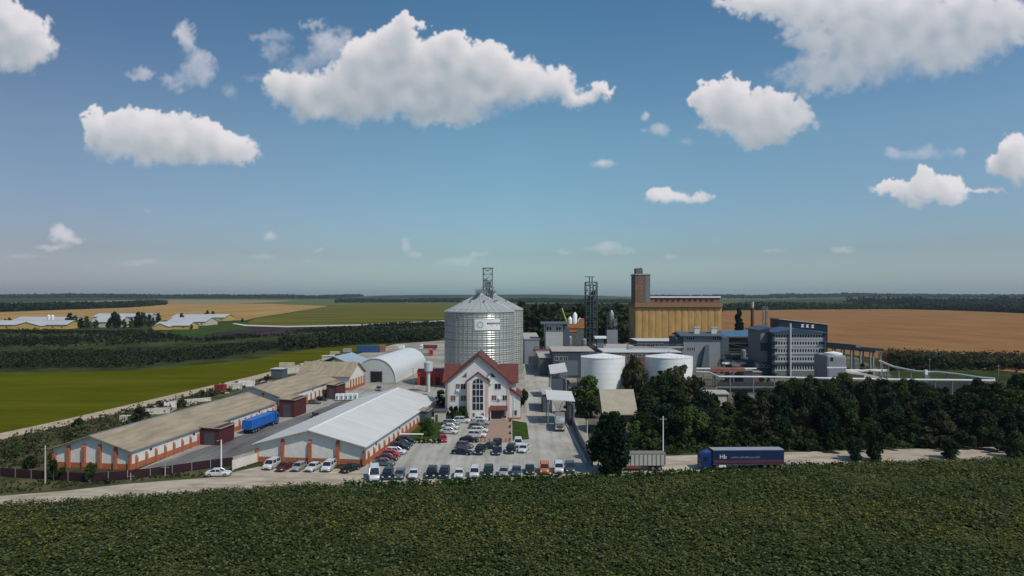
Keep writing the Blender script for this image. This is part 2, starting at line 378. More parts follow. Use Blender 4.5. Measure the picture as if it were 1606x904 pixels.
# ================================================================ THE LAND
def terrain_z(x, y):
    r = np.hypot(x, y)
    t = np.clip((r-3200)/4500, 0, 1); t = t*t*(3-2*t)
    a = np.arctan2(x, y)
    amp = 40+9*np.sin(a*5+1.0)+6*np.sin(a*13+2)+3*np.sin(a*31)-7*np.exp(-((a-.25)/.25)**2)
    z = amp*t + 5*t*np.sin(r/520.+3*a)
    return z - 0.05
def land_mat():
    m = mat('farmland', (.10, .12, .045), var=0); t = m.node_tree; n = t.nodes; L = t.links; p = n['Principled BSDF']
    tcn = n.new('ShaderNodeTexCoord')
    mp = n.new('ShaderNodeMapping'); mp.inputs['Scale'].default_value = (.0011, .00042, .001); mp.inputs['Rotation'].default_value = (0, 0, .35)
    L.new(tcn.outputs['Object'], mp.inputs[0])
    vo = n.new('ShaderNodeTexVoronoi'); vo.inputs['Scale'].default_value = 1.0; L.new(mp.outputs[0], vo.inputs['Vector'])
    sp = n.new('ShaderNodeSeparateColor'); L.new(vo.outputs['Color'], sp.inputs[0])
    rp = n.new('ShaderNodeValToRGB'); rp.color_ramp.interpolation = 'CONSTANT'; e = rp.color_ramp.elements
    cols = [(0, (.035, .055, .03)), (.22, (.07, .10, .035)), (.4, (.03, .05, .03)), (.55, (.10, .125, .05)), (.72, (.25, .20, .11)), (.82, (.05, .075, .035)), (.93, (.12, .10, .07))]
    e[0].position, e[0].color = 0, (*cols[0][1], 1); e[1].position, e[1].color = cols[1][0], (*cols[1][1], 1)
    for q, c in cols[2:]:
        k = e.new(q); k.color = (*c, 1)
    L.new(sp.outputs[0], rp.inputs[0])
    # the works' own surroundings are plain rough grass
    gx = n.new('ShaderNodeTexNoise'); gx.inputs['Scale'].default_value = .06; gx.inputs['Detail'].default_value = 9; L.new(tcn.outputs['Object'], gx.inputs['Vector'])
    gr = n.new('ShaderNodeValToRGB'); e = gr.color_ramp.elements; e[0].position = .3; e[0].color = (.022, .036, .014, 1); e[1].position = .75; e[1].color = (.075, .085, .035, 1)
    L.new(gx.outputs['Fac'], gr.inputs[0])
    ln = n.new('ShaderNodeVectorMath'); ln.operation = 'LENGTH'; L.new(tcn.outputs['Object'], ln.inputs[0])
    mr = n.new('ShaderNodeMapRange'); mr.inputs[1].default_value = 1500; mr.inputs[2].default_value = 1900; L.new(ln.outputs['Value'], mr.inputs[0])
    mxn = n.new('ShaderNodeMixRGB'); L.new(mr.outputs[0], mxn.inputs[0]); L.new(gr.outputs[0], mxn.inputs[1]); L.new(rp.outputs[0], mxn.inputs[2])
    L.new(mxn.outputs[0], p.inputs['Base Color']); p.inputs['Roughness'].default_value = 1; p.inputs['Specular IOR Level'].default_value = 0
    return m
# polar sheet all round the camera, out to 12.5 km
rr = np.concatenate([[0, 40, 90, 160, 300, 600, 1000, 1600, 2300], np.linspace(3000, 12500, 60)])
aa = np.linspace(-math.pi, math.pi, 361)[:-1]
gx_, gy_ = np.outer(rr, np.sin(aa)), np.outer(rr, np.cos(aa))
co = np.stack([gx_.ravel(), gy_.ravel(), terrain_z(gx_, gy_).ravel()], 1)
nr, na = len(rr), len(aa); idx = np.arange(nr*na).reshape(nr, na)
fa = np.stack([idx[:-1], np.roll(idx, -1, 1)[:-1], np.roll(idx, -1, 1)[1:], idx[1:]], -1).reshape(-1, 4)
g = inst('ground', npmesh('ground', co, fa, land_mat())); tag(g, kind='structure')
g.data.polygons.foreach_set('use_smooth', [True]*len(g.data.polygons))

def sheet(name, pix, m, z, ground=False):
    pts = [(q[0], q[1]) for q in (pix if ground else [G(*p) for p in pix])]
    b = MB(); b.face([(x, y, z) for x, y in pts])
    me = b.mesh(name, m)
    bm = bmesh.new(); bm.from_mesh(me); bmesh.ops.triangulate(bm, faces=bm.faces)
    for f in bm.faces:
        if f.normal.z < 0: f.normal_flip()
    bm.to_mesh(me); bm.free()
    return tag(inst(name, me), kind='structure')
def fld(name, c1, c2, scale, streak, var=.12, tracks=None): return mat(name, c1, var=var, scale=scale, col2=c2, streak=streak, rough=1, spec=0, tracks=tracks)
wheat_m = fld('ripe_wheat', (.25, .131, .055), (.295, .158, .069), .03, (1, .25, 1), .10, tracks=(.12, (.004, .16, 1), .14))
wheat2 = fld('ripe_wheat_left', (.33, .20, .075), (.40, .255, .10), .02, (.6, .15, 1), .12, tracks=(.2, (.003, .08, 1), .15))
grn_m = fld('green_crop', (.075, .082, .004), (.105, .108, .010), .025, (.6, 1.6, 1), .12, tracks=(.75, (.008, .35, 1), .16))
olive = fld('olive_crop', (.085, .09, .018), (.15, .14, .032), .012, (.3, 1.6, 1), .15, tracks=(.3, (.003, .1, 1), .15))
grass2 = fld('meadow', (.03, .06, .015), (.055, .085, .025), .05, (1, 1, 1), .2)
plough = fld('ploughed_soil', (.035, .03, .03), (.06, .045, .045), .05, (1, .3, 1), .2)
scrubg = fld('scrub_ground', (.018, .03, .012), (.06, .065, .03), .04, (1, 1, 1), .3)
dirt = fld('dirt_track', (.36, .29, .20), (.47, .38, .28), .25, (1, 1, 1), .15)
weeds = fld('rough_grass', (.03, .045, .016), (.10, .095, .045), .12, (1, 1, 1), .3)
sheet('wheat_field', [(1100, 491), (1138, 488), (1280, 485.5), (1400, 485), (1500, 487), (1606, 492), (1800, 502), (2100, 540), (2100, 640), (1606, 585), (1400, 566), (1300, 552), (1138, 540), (1060, 530)], wheat_m, .05)
sheet('wheat_field', [(-260, 503), (-100, 496), (0, 490), (130, 485), (220, 479), (300, 476), (400, 476), (512, 480), (512, 481), (450, 491), (400, 499), (383, 503), (330, 502), (0, 506), (-260, 520)], wheat2, .05)
sheet('olive_field', [(383, 509), (400, 500), (450, 492), (514, 481), (545, 475.5), (640, 474), (760, 474), (880, 476), (880, 490), (760, 500), (690, 502), (560, 508.5), (450, 511.5)], olive, .06)
sheet('meadow', [(230, 527), (330, 510), (383, 505), (400, 512), (340, 522), (300, 529)], grass2, .07)
sheet('ploughed_field', [(290, 534), (330, 524), (400, 513.5), (470, 512.5), (570, 511.5), (520, 519), (420, 527), (330, 534)], plough, .08)
sheet('field_path', [(368, 507.2), (386, 509.6), (450, 511.6), (560, 509.2), (700, 502.6), (700, 504.2), (560, 511), (450, 513.6), (384, 511.6), (364, 508)], pale_conc, .10)
sheet('green_field', [(-420, 594), (0, 586), (200, 582), (330, 571), (400, 564), (440, 555), (500, 547), (600, 540), (600, 546), (530, 556), (480, 570), (400, 592), (310, 614), (190, 641), (0, 680), (-420, 790)], grn_m, .05)
sheet('scrub_strip', [(-300, 606), (0, 582), (200, 579), (330, 566), (440, 550), (620, 534), (720, 530), (720, 508), (560, 516), (420, 530), (290, 536), (240, 520), (-300, 524)], scrubg, .04)
sheet('dirt_track', [(-300, 752), (0, 680.5), (100, 659), (200, 636), (300, 612.5), (390, 592), (450, 577), (540, 555), (545, 557), (460, 581), (390, 599), (300, 620.5), (200, 645.5), (100, 669), (0, 691), (-300, 768)], dirt, .10)
sheet('rough_grass', [(-300, 768), (0, 691), (100, 669), (200, 645.5), (300, 620.5), (390, 599), (460, 581), (560, 556), (560, 640), (400, 700), (210, 738), (365, 730), (400, 745), (0, 780), (-300, 800)], weeds, .055)
# works yard, parking, road
yard_m = fld('yard_concrete', (.29, .27, .245), (.40, .375, .335), .12, (1, .5, 1), .15, tracks=(.12, (.9, .035, 1), .2))
park_m = fld('parking_asphalt', (.36, .335, .295), (.44, .415, .37), .15, (1, .45, 1), .18, tracks=(1.45, (.8, .04, 1), .16))
asph = fld('worn_asphalt', (.135, .13, .13), (.22, .21, .20), .1, (1, .35, 1), .2, tracks=(.12, (.8, .03, 1), .25))
roadm = fld('dirt_road', (.36, .295, .225), (.50, .42, .33), .3, (.5, 1, 1), .14, tracks=(.06, (.03, 1.1, 1), .2))
pavers = mat('red_pavers', (.33, .22, .165), var=.15, scale=1.5)
lawn = fld('mown_lawn', (.028, .055, .012), (.05, .08, .02), .4, (1, 1, 1), .15)
paved = fld('works_ground', (.25, .225, .19), (.36, .33, .28), .05, (1, 1, 1), .25)
sheet('works_ground', [(560, 700), (440, 690), (440, 640), (480, 600), (560, 556), (620, 540), (700, 534), (860, 534), (900, 536), (905, 600), (915, 640), (925, 700), (930, 745), (600, 745)], paved, .075)
sheet('works_ground', [(860, 534), (1140, 540), (1340, 560), (1400, 590), (1400, 640), (1150, 660), (990, 700), (932, 740), (926, 700), (916, 640), (906, 600), (901, 536)], fld('gravel_weeds', (.05, .055, .04), (.17, .15, .12), .09, (1, 1, 1), .3), .072)
sheet('yard', [(208, 741), (305, 700), (374, 672), (440, 650), (512, 625), (548, 608), (700, 600), (700, 640), (640, 668), (574, 731), (408, 722), (365, 730)], yard_m, .09)
sheet('yard_lane', [(225, 735), (330, 700), (400, 676), (450, 660), (540, 628), (600, 616), (612, 622), (545, 650), (480, 680), (420, 702), (330, 727)], asph, .10)
ROAD_LO = [(-420, 815), (-200, 806), (0, 789), (160, 780), (320, 766), (480, 758), (560, 755), (640, 753), (850, 743), (930, 739), (1080, 734), (1240, 725), (1400, 720), (1606, 715), (2000, 704)]
ROAD_UP = [(2000, 690), (1606, 701), (1400, 705.5), (1240, 710), (1100, 714), (1045, 716), (940, 722), (600, 738), (405, 733), (330, 750), (200, 760), (100, 771), (0, 779), (-200, 793), (-420, 800)]
sheet('road', [(x, y+9) for x, y in ROAD_LO]+ROAD_UP, roadm, .10)
sheet('parking', [(574, 731), (600, 706), (625, 694), (640, 690), (700, 690), (700, 655), (766, 660), (905, 655), (912, 690), (931, 726), (931, 741), (850, 746), (640, 757), (585, 757), (560, 738)], park_m, .115)
sheet('driveway', [(826, 700), (826, 640), (820, 560), (812, 545), (850, 545), (862, 600), (872, 640), (905, 680), (922, 715), (925, 735), (850, 735)], park_m, .118)
sheet('paved_forecourt', [(764, 660), (803, 659), (801, 695), (744, 695), (752, 680)], pavers, .130)
sheet('lawn', [(803, 660), (826, 664), (830, 690), (804, 692)], lawn, .135)
sheet('lawn', [(640, 678), (660, 663), (697, 660), (694, 688), (640, 694), (622, 698)], lawn, .135)
# ================================================================ foreground crop
def inpoly(x, y, poly):
    r_ = np.zeros(x.shape, bool); n = len(poly); j = n-1
    for i in range(n):
        xi, yi = poly[i]; xj, yj = poly[j]
        c = ((yi > y) != (yj > y)) & (x < (xj-xi)*(y-yi)/(yj-yi+1e-9)+xi); r_ ^= c; j = i
    return r_
def EO(x): return float(np.interp(x, [480, 600, 1000, 1250, 1450], [10, 20, 21, 16, 10]))
ROAD_FINE = [(x, float(np.interp(x, [p[0] for p in ROAD_LO], [p[1] for p in ROAD_LO]))) for x in list(range(-420, 480, 100))+list(range(480, 1500, 40))+[1606, 2000]]
edge = [G(x, y+EO(x)) for x, y in ROAD_FINE]
cpoly = [(p.x, p.y) for p in edge]+[(190, 62), (-190, 62)]
sheet('field_soil', cpoly, fld('field_soil', (.02, .026, .012), (.035, .04, .018), .3, (1, 1, 1), .3), .12, ground=True)
sheet('field_soil', [(-420, -30), (420, -30), (420, 62), (190, 62), (-190, 62), (-420, 62)], _m['field_soil'], .12, ground=True)
def crop():
    rg = np.random.default_rng(5)
    xs = np.arange(-175, 175, .58); ys = np.arange(64, 175, .74)
    gx, gy = np.meshgrid(xs, ys); gx = gx.ravel()+rg.uniform(-.28, .28, gx.size); gy = gy.ravel()+gx*.06+rg.uniform(-.2, .2, gy.size)
    k = inpoly(gx, gy, cpoly) & (np.abs(gx) < gy*.80+25); gx = gx[k]; gy = gy[k]; n = len(gx)
    big = np.sin(gx*.11+1.3*np.sin(gy*.07))*np.sin(gy*.16+gx*.03)+.5*np.sin(gx*.37+gy*.23)
    hgt = 1.25+.20*big+rg.uniform(-.38, .34, n)
    nl = 10
    px = np.repeat(gx, nl); py = np.repeat(gy, nl); ph = np.repeat(hgt, nl); m = px.size
    lv = np.tile(np.linspace(.35, 1, nl), n)
    an = np.tile(np.arange(nl)*2.4, n)+np.repeat(rg.uniform(0, 6.3, n), nl)+rg.uniform(-.3, .3, m)
    ln = .26+.27*np.sin(lv*2.6)+rg.uniform(-.06, .12, m); wd = ln*.44
    z0 = ph*lv; droop = rg.uniform(-.25, .12, m)
    ca_, sa_ = np.cos(an), np.sin(an); tilt = rg.uniform(-.10, .10, m)
    c0 = np.stack([px+ca_*.04, py+sa_*.04, z0], 1)
    def P(t, w, dz): return np.stack([px+ca_*ln*t-sa_*wd*w, py+sa_*ln*t+ca_*wd*w, z0+dz], 1)
    a = P(.45, 1, .05+tilt); b = P(.5, 0, .09); c = P(.45, -1, .05-tilt); d = P(1.1, 0, droop)
    co = np.stack([c0, a, b, c, d], 1).reshape(-1, 3)
    base = np.arange(m)[:, None]*5
    f = np.concatenate([base+np.array([0, 3, 2]), base+np.array([0, 2, 1]), base+np.array([3, 4, 2]), base+np.array([2, 4, 1])], 0)
    # material: ordinary leaf, paler leaf, yellow flower head / withered leaf
    yel = rg.random(m) < np.repeat(np.clip(.05+.16*(np.sin(gx*.05+2+np.sin(gy*.09))*np.sin(gy*.14+gx*.04)), .01, .16), nl)
    pal = rg.random(m) < .30
    mi = np.where(yel & (lv > .72), 2, np.where(pal, 1, 0)); mi = np.tile(mi, 4)
    me = npmesh('crop_field', co, f, [foliage('crop_leaf', (.036, .052, .018), (.135, .135, .045), .10, .2), foliage('crop_leaf_pale', (.085, .105, .045), (.21, .20, .085), .3, .18), foliage('crop_yellow', (.15, .125, .02), (.24, .18, .035), .6, .1)], mi)
    tag(inst('crop_field', me), 'dense dark green leafy crop with yellow specks filling the foreground', 'crop field', kind='stuff')
crop()
# ================================================================ trees and bushes
def leaf_cloud(rg, centers, radii, per, size, flat=0.8):
    """quads scattered in blobs; more of them near each blob's surface"""
    cs = np.repeat(centers, per, 0); rs = np.repeat(radii, per, 0); n = len(cs)
    d = rg.standard_normal((n, 3)); d /= np.linalg.norm(d, axis=1)[:, None]
    p = cs + d*rs*(rg.random(n)**.38)[:, None]
    nn = d*.8+rg.standard_normal((n, 3))*.7+np.array([0, 0, .25]); nn /= np.linalg.norm(nn, axis=1)[:, None]
    t = np.cross(nn, rg.standard_normal((n, 3))); t /= np.linalg.norm(t, axis=1)[:, None]+1e-9; b = np.cross(nn, t)
    s = (size*rg.uniform(.6, 1.3, n))[:, None]
    co = np.stack([p-t*s-b*s*.5, p+t*s*.2-b*s*.8, p+t*s+b*s*.4, p-t*s*.3+b*s*.9], 1).reshape(-1, 3)
    return co, np.arange(n*4).reshape(n, 4)
def tree_mesh(seed, h, w, kind='broad', leaf=.33, nq=2600, m=None, tm=None):
    rg = np.random.default_rng(seed); tb = MB(); ctr = []; rad = []
    if kind == 'broad' or kind == 'bush':
        th = h*(.03 if kind == 'broad' else .05)
        nb = 30 if kind == 'broad' else 12; lean = rg.uniform(-.12, .12, 2)*w
        for i in range(nb):
            a = rg.uniform(0, 6.28); q = rg.uniform(0, 1)
            z = th+(h-th)*(.12+.76*q); prof = math.sin(math.pi*min(1, .16+.80*(q**.85)))**.7
            r_ = w*.5*prof*rg.uniform(.35, .82)
            br = w*rg.uniform(.09, .20)*(1.15-.4*q)
            ctr.append((r_*math.cos(a)*rg.uniform(.8, 1.2)+lean[0]*q, r_*math.sin(a)+lean[1]*q, z)); rad.append((br, br, br*rg.uniform(.8, 1.25)))
        ctr.append((0, 0, h-.11*w)); rad.append((.13*w, .13*w, .12*w))
        tb.tube((0, 0, 0), (w*.02, 0, h*.55), h*.022+.05, h*.012, n=7)
        for c in ctr[::2]:
            z0 = th*.8+(c[2]-th)*.45; tb.tube((w*.01, 0, z0), c, h*.009, h*.004, n=5)
    elif kind == 'dense':
        for i in range(46):
            q = (i+.5)/46.; a = rg.uniform(0, 6.28); z = h*(.07+.86*q); prof = (math.sin(math.pi*(.20+.74*q))**.6)
            r_ = w*.5*prof*rg.uniform(.15, .78); br = w*rg.uniform(.11, .20)
            ctr.append((r_*math.cos(a), r_*math.sin(a), z)); rad.append((br, br, br*rg.uniform(.8, 1.3)*min(1.3, h/w)))
        tb.tube((0, 0, 0), (0, 0, h*.6), h*.02+.04, h*.012, n=7)
    elif kind == 'poplar':
        for i in range(24):
            q = i/23.; a = rg.uniform(0, 6.28); r_ = w*.5*(math.sin(math.pi*(.10+.86*q))**.6)
            ctr.append((r_*.4*math.cos(a), r_*.4*math.sin(a), h*(.08+.88*q))); rad.append((r_*.75+.15, r_*.75+.15, h*.06))
        tb.tube((0, 0, 0), (0, 0, h*.8), h*.018, h*.006, n=7)
    else:    # conifer
        nlv = 13
        for i in range(nlv):
            q = i/(nlv-1.); rr_ = w*.5*(1-q)**.85+.15
            nb = max(3, int(9*(1-q))+2)
            for j in range(nb):
                a = j*6.283/nb+i*.7+rg.uniform(-.2, .2); z = h*(.10+.86*q)-rr_*.12
                for tt in (.45, .85):
                    ctr.append((rr_*tt*math.cos(a), rr_*tt*math.sin(a), z-rr_*tt*.18)); rad.append((rr_*.25+.12, rr_*.25+.12, .22))
        tb.tube((0, 0, 0), (0, 0, h*.97), h*.018, .03, n=7)
    ctr = np.array(ctr); rad = np.array(rad); per = max(4, nq//len(ctr))
    co, f = leaf_cloud(rg, ctr, rad, per, leaf)
    crown = npmesh('crown', co, f, m or foliage('leaf_dark', (.016, .030, .012), (.055, .075, .028), .3, .18))
    return crown, tb.mesh('trunk', tm or bark)
LD = foliage('leaf_dark', (.016, .030, .014), (.060, .082, .032), .3, .18)
LM = foliage('leaf_mid', (.022, .045, .014), (.070, .10, .032), .3, .2)
LD2 = foliage('leaf_blue_dark', (.016, .032, .022), (.050, .078, .046), .3, .18)
LG = foliage('leaf_bright', (.03, .07, .015), (.085, .13, .03), .4, .2)
LP = foliage('leaf_pale', (.07, .09, .05), (.20, .22, .14), .5, .2)
LC = foliage('needle_dark', (.010, .022, .013), (.030, .048, .024), .4, .1)
LS = foliage('leaf_dull', (.03, .038, .018), (.085, .085, .045), .3, .18)
TP = {'broad': [tree_mesh(20+i, 10, 8+(i % 3), 'broad', .27, 5600, [LD, LS, LM, LD, LS, LD2][i]) for i in range(6)],
      'mid': [tree_mesh(40+i, 10, 8.5, 'broad', .33, 2600, [LM, LG][i]) for i in range(2)],
      'pale': [tree_mesh(50, 10, 7, 'broad', .33, 1500, LP)],
      'bush': [tree_mesh(60+i, 3, 3.6, 'bush', .22, 900, [LD, LM, LS][i]) for i in range(3)],
      'conifer': [tree_mesh(70+i, 12, 6.5, 'conifer', .26, 3600, LC) for i in range(2)],
      'dense': [tree_mesh(110+i, 10, 7.4, 'dense', .26, 6500, [LD, LC][i]) for i in range(2)],
      'poplar': [tree_mesh(80, 20, 5.0, 'poplar', .5, 2600, LC)],
      'far': [tree_mesh(90+i, 12, 10, 'broad', .8, 520, LD) for i in range(3)]}
TH = {'broad': 10, 'mid': 10, 'pale': 10, 'bush': 3, 'conifer': 12, 'dense': 10, 'poplar': 20, 'far': 12}
NM = {'broad': 'broadleaf_tree', 'mid': 'broadleaf_tree', 'pale': 'broadleaf_tree', 'bush': 'bush', 'conifer': 'conifer', 'dense': 'broadleaf_tree', 'poplar': 'poplar', 'far': 'broadleaf_tree'}
def tree(kind, p, h, label, group=None, wide=1.0, v=None, cat=None):
    ms = TP[kind]; i = random.randrange(len(ms)) if v is None else v
    s = h/TH[kind]
    t = thing(NM[kind], label, cat or ('bush' if kind == 'bush' else 'tree'), (p[0], p[1], 0), random.uniform(0, 6.28), group)
    t.scale = (s*wide, s*wide, s)
    inst('crown', ms[i][0], t); inst('trunk' if kind != 'bush' else 'stem', ms[i][1], t)
    return t
def tree_px(kind, px, ybase, ytop, label, **k):
    p = G(px, ybase); return tree(kind, p, hz(p.y, ytop), label, **k)
# dark wood right of the gate: each trunk and crown its own
tx = [985, 1000, 1050, 1090, 1120, 1150, 1200, 1250, 1300, 1330, 1360, 1400, 1450, 1500, 1560, 1600, 1750]
ty = [640, 612, 578, 590, 610, 618, 603, 597, 590, 588, 596, 598, 600, 603, 599, 588, 586]
def wood():
    for d, y_extra, k0 in ((157, 66, 'b'), (164, 45, 't'), (174, 20, 't'), (185, 8, 't'), (197, 3, 't'), (209, 0, 't'), (221, -2, 't')):
        px = 1000+random.uniform(-14, 14) if d < 190 else 1025
        while px < 1740:
            dd = d+random.uniform(-4, 4)
            if d <= 164: dd = min(dd, d+2)
            top = np.interp(px, tx, ty)+y_extra+random.uniform(-6, 15)
            h = hz(dd, top)
            if d > 190: h = min(h, 12.5)
            if 1000 < px < 1660 and d < 160: h = random.uniform(3.0, 5.0)
            p = (xat(px, dd), dd)
            if h > 2.2 and not (d > 205 and 1080 < px < 1195):
                if h < 5.2: tree('bush', p, h, 'dark shrub in the thick undergrowth lining the far side of the road', 'shrubs in front of the dark wood', 1.25, random.choice((0, 0, 2)))
                else: tree('dense' if random.random() < .3 else 'broad', p, h, 'dark leafy tree standing in the dense wood behind the right hand road', 'trees of the dark wood behind the road', random.uniform(.7, 1.2)*min(1.25, 10/h*.9+.1))
            px += (4.6 if d < 160 else 5.6)*KP/dd*random.uniform(.75, 1.2)
wood()
tree_px('dense', 957, 742, 650, 'big round dark tree overhanging the road left of the pale grain truck', v=1, wide=1.02)
tree_px('dense', 936, 722, 676, 'smaller dark tree tucked behind the big tree at the parking corner', v=0, wide=1.0)
tree_px('mid', 926, 655, 589, 'bright green broadleaf tree in front of the left white tank', v=0, wide=1.05)
tree_px('mid', 905, 650, 606, 'low bright green tree beside the weighbridge canopy', v=1, wide=1.2)
tree_px('conifer', 1012, 690, 612, 'dark spruce with drooping tips beside the beige barn roof', v=0, wide=1.15)
tree_px('conifer', 1036, 678, 580, 'tallest dark spruce rising in front of the right white tank', v=1, wide=1.3)
tree_px('pale', 1072, 640, 572, 'pale silvery leaved tree below the right white tank', wide=1.1)
tree_px('mid', 960, 700, 645, 'green tree between the gate and the beige barn roof', v=0, wide=.9)
tree_px('mid', 1000, 705, 660, 'green tree in front of the beige barn roof', v=1, wide=.9)
tree_px('broad', 1056, 668, 577, 'dark broad tree in front of the right white tank', v=1, wide=.95)
tree_px('broad', 1026, 650, 590, 'dark rounded tree just left of the right white tank', v=3, wide=.9)
tree_px('mid', 1092, 650, 592, 'mid green tree beside the pale silvery tree', v=0, wide=.9)
tree_px('bush', 993, 630, 556, 'brownish tall shrub between the two white tanks', v=2, wide=.45)
tree_px('dense', 1340, 724, 686, 'dark roadside tree, smaller of the close pair at the road edge', v=1, wide=.95)
tree_px('dense', 1374, 724, 664, 'dark roadside tree, taller of the close pair at the road edge', v=1, wide=.78)
tree_px('dense', 1491, 720, 688, 'round dark small tree standing alone at the field edge', v=1, wide=1.3)
tree_px('dense', 1594, 719, 678, 'dark small tree at the right end of the road', v=0, wide=1.1)
tree_px('poplar', 1158, 553, 484, 'slim dark poplar standing against the ripe wheat beside the yellow elevator', wide=.85)
tree_px('bush', 1137, 550, 525, 'small green bush left of the poplar', v=1)
# hedge below the right wheat field
px = 1385
while px < 1700:
    top = np.interp(px, [1385, 1410, 1450, 1500, 1560, 1606, 1700], [556, 552, 559, 564, 563, 558, 560])+random.uniform(-2, 4)
    d = random.uniform(345, 362); tree('broad', (xat(px, d), d), max(4, hz(d, top)), 'green hedge tree along the bottom edge of the ripe wheat field', 'hedge trees below the wheat field', 1.15, random.choice((2, 0, 4)))
    d = random.uniform(318, 330); tree('broad', (xat(px+5, d), d), max(4, hz(d, top+9)), 'green hedge tree along the bottom edge of the ripe wheat field', 'hedge trees below the wheat field', 1.15, random.choice((2, 0, 4)))
    px += random.uniform(6, 10)
# trees behind the works, between silos and elevator
px = 822
while px < 1000:
    for d, yt in ((470, 488), (560, 478), (700, 472)):
        if random.random() < .8:
            dd = d+random.uniform(-40, 40); top = yt+random.uniform(-4, 9)
            tree('far', (xat(px+random.uniform(-5, 5), dd), dd), max(8, hz(dd, top)*.92), 'tree in the green belt behind the dark tower and grain dryer', 'trees behind the works', 1.1)
    px += random.uniform(10, 16)
# clumps of far trees by the left farm
for px, yb, yt in ((8, 509, 500), (15, 508, 498), (44, 507, 497), (110, 514, 491), (118, 514, 495), (128, 515, 499), (136, 515, 496), (150, 515, 501), (170, 515, 502), (180, 515, 489), (185, 514, 492), (195, 515, 501), (206, 515, 499), (216, 514, 489), (223, 512, 490), (234, 513, 493), (240, 511, 498), (248, 505, 491), (286, 504, 491), (292, 503, 492), (325, 502, 487), (334, 502, 488), (290, 516, 507), (300, 517, 509), (380, 506, 499), (1600, 491, 482)):
    tree_px('far', px, yb, yt, 'dark tree rising among the distant white and yellow farm sheds' if px < 350 else 'lone small dark tree beside the distant field path' if px < 400 else 'dark tree at the far right edge of the wheat field', group='trees round the distant farm' if px < 350 else None, wide=.85)
# scrub on the left: a mass nobody could count
def scrub(name, pix, spacing, hr, leaf, m, label, seed, per=10, clump=1.6, dens=None, cat='scrub'):
    rg = np.random.default_rng(seed)
    poly = [(G(*p).x, G(*p).y) for p in pix]
    x0, x1 = min(p[0] for p in poly), max(p[0] for p in poly); y0, y1 = min(p[1] for p in poly), max(p[1] for p in poly)
    n = int((x1-x0)*(y1-y0)/spacing**2)
    x = rg.uniform(x0, x1, n); y = rg.uniform(y0, y1, n); k = inpoly(x, y, poly)
    if dens is not None: k &= rg.random(n) < dens(x, y)
    x = x[k]; y = y[k]; n = len(x)
    h = rg.uniform(hr[0], hr[1], n)*(1+.25*np.sin(x*.05)*np.sin(y*.04))
    c = np.stack([x, y, h*.55], 1); r_ = np.stack([h*.42*clump/1.6, h*.42*clump/1.6, h*.5], 1)
    co, f = leaf_cloud(rg, c, r_, per, leaf)
    tag(inst(name, npmesh(name, co, f, m)), label, cat, kind='stuff'); return n
LSC = foliage('scrub_leaf', (.012, .021, .013), (.040, .050, .028), .02, .1)
scrub('scrub', [(-300, 603), (0, 580), (200, 577), (330, 564), (430, 549), (440, 541), (250, 553), (0, 560), (-300, 566)], 2.2, (2, 5), .5, LSC, 'dark band of bushes along the far edge of the bright green field', 1, 12)
scrub('scrub', [(-300, 558), (0, 546), (250, 542), (420, 529), (560, 523), (700, 512), (700, 505), (620, 508), (500, 517), (400, 526), (300, 534), (240, 521), (-300, 520)], 3.6, (1.2, 3.8), .62, LSC, 'broad dark belt of scrub and small trees between the green field and the distant farm', 2, 12, dens=lambda x, y: np.clip(.5+.7*np.sin(y*.045+x*.008)*np.sin(x*.013+1), .04, 1))
scrub('scrub', [(440, 552), (560, 541), (690, 536), (700, 524), (560, 528), (440, 540)], 3.0, (4, 9), .8, LSC, 'dark bushy trees behind the arched hangar and the back yard', 3, 16, clump=1.3)
scrub('hedge', [(1385, 568), (1500, 575), (1620, 580), (1800, 590), (1800, 572), (1606, 566), (1450, 560), (1390, 558)], 2.2, (3, 5.5), .5, LS, 'thick green hedge between the ripe wheat and the pipeline', 8, 14, cat='hedge')
scrub('undergrowth', [(985, 720), (1045, 714), (1240, 709), (1606, 700), (1900, 692), (1900, 672), (1240, 680), (985, 690)], 1.3, (.8, 2.0), .3, LD, 'tangled dark undergrowth under the trees along the road', 4, 12)
scrub('weeds', [(0, 776), (200, 757), (330, 747), (300, 744), (200, 752), (70, 757), (0, 757)], .9, (.3, .8), .16, LS, 'rough weeds between the maroon fence and the dirt road', 5, 7)
scrub('weeds', [(-100, 745), (75, 735), (140, 690), (330, 625), (420, 598), (400, 600), (300, 622), (200, 648), (100, 671), (0, 694), (-100, 715)], 1.7, (.5, 2.6), .3, LS, 'overgrown rough grass and shrubs between the dirt track and the long barns', 6, 9)
scrub('weeds', [(540, 760), (640, 759), (850, 749), (1080, 740), (1240, 731), (1400, 727), (1400, 733), (1240, 745), (1080, 757), (850, 766), (640, 775), (540, 768)], .55, (.5, 1.25), .16, foliage('weed_green', (.02, .05, .012), (.055, .105, .03), .25, .2), 'fresh green strip of weeds between the crop and the road', 7, 9)
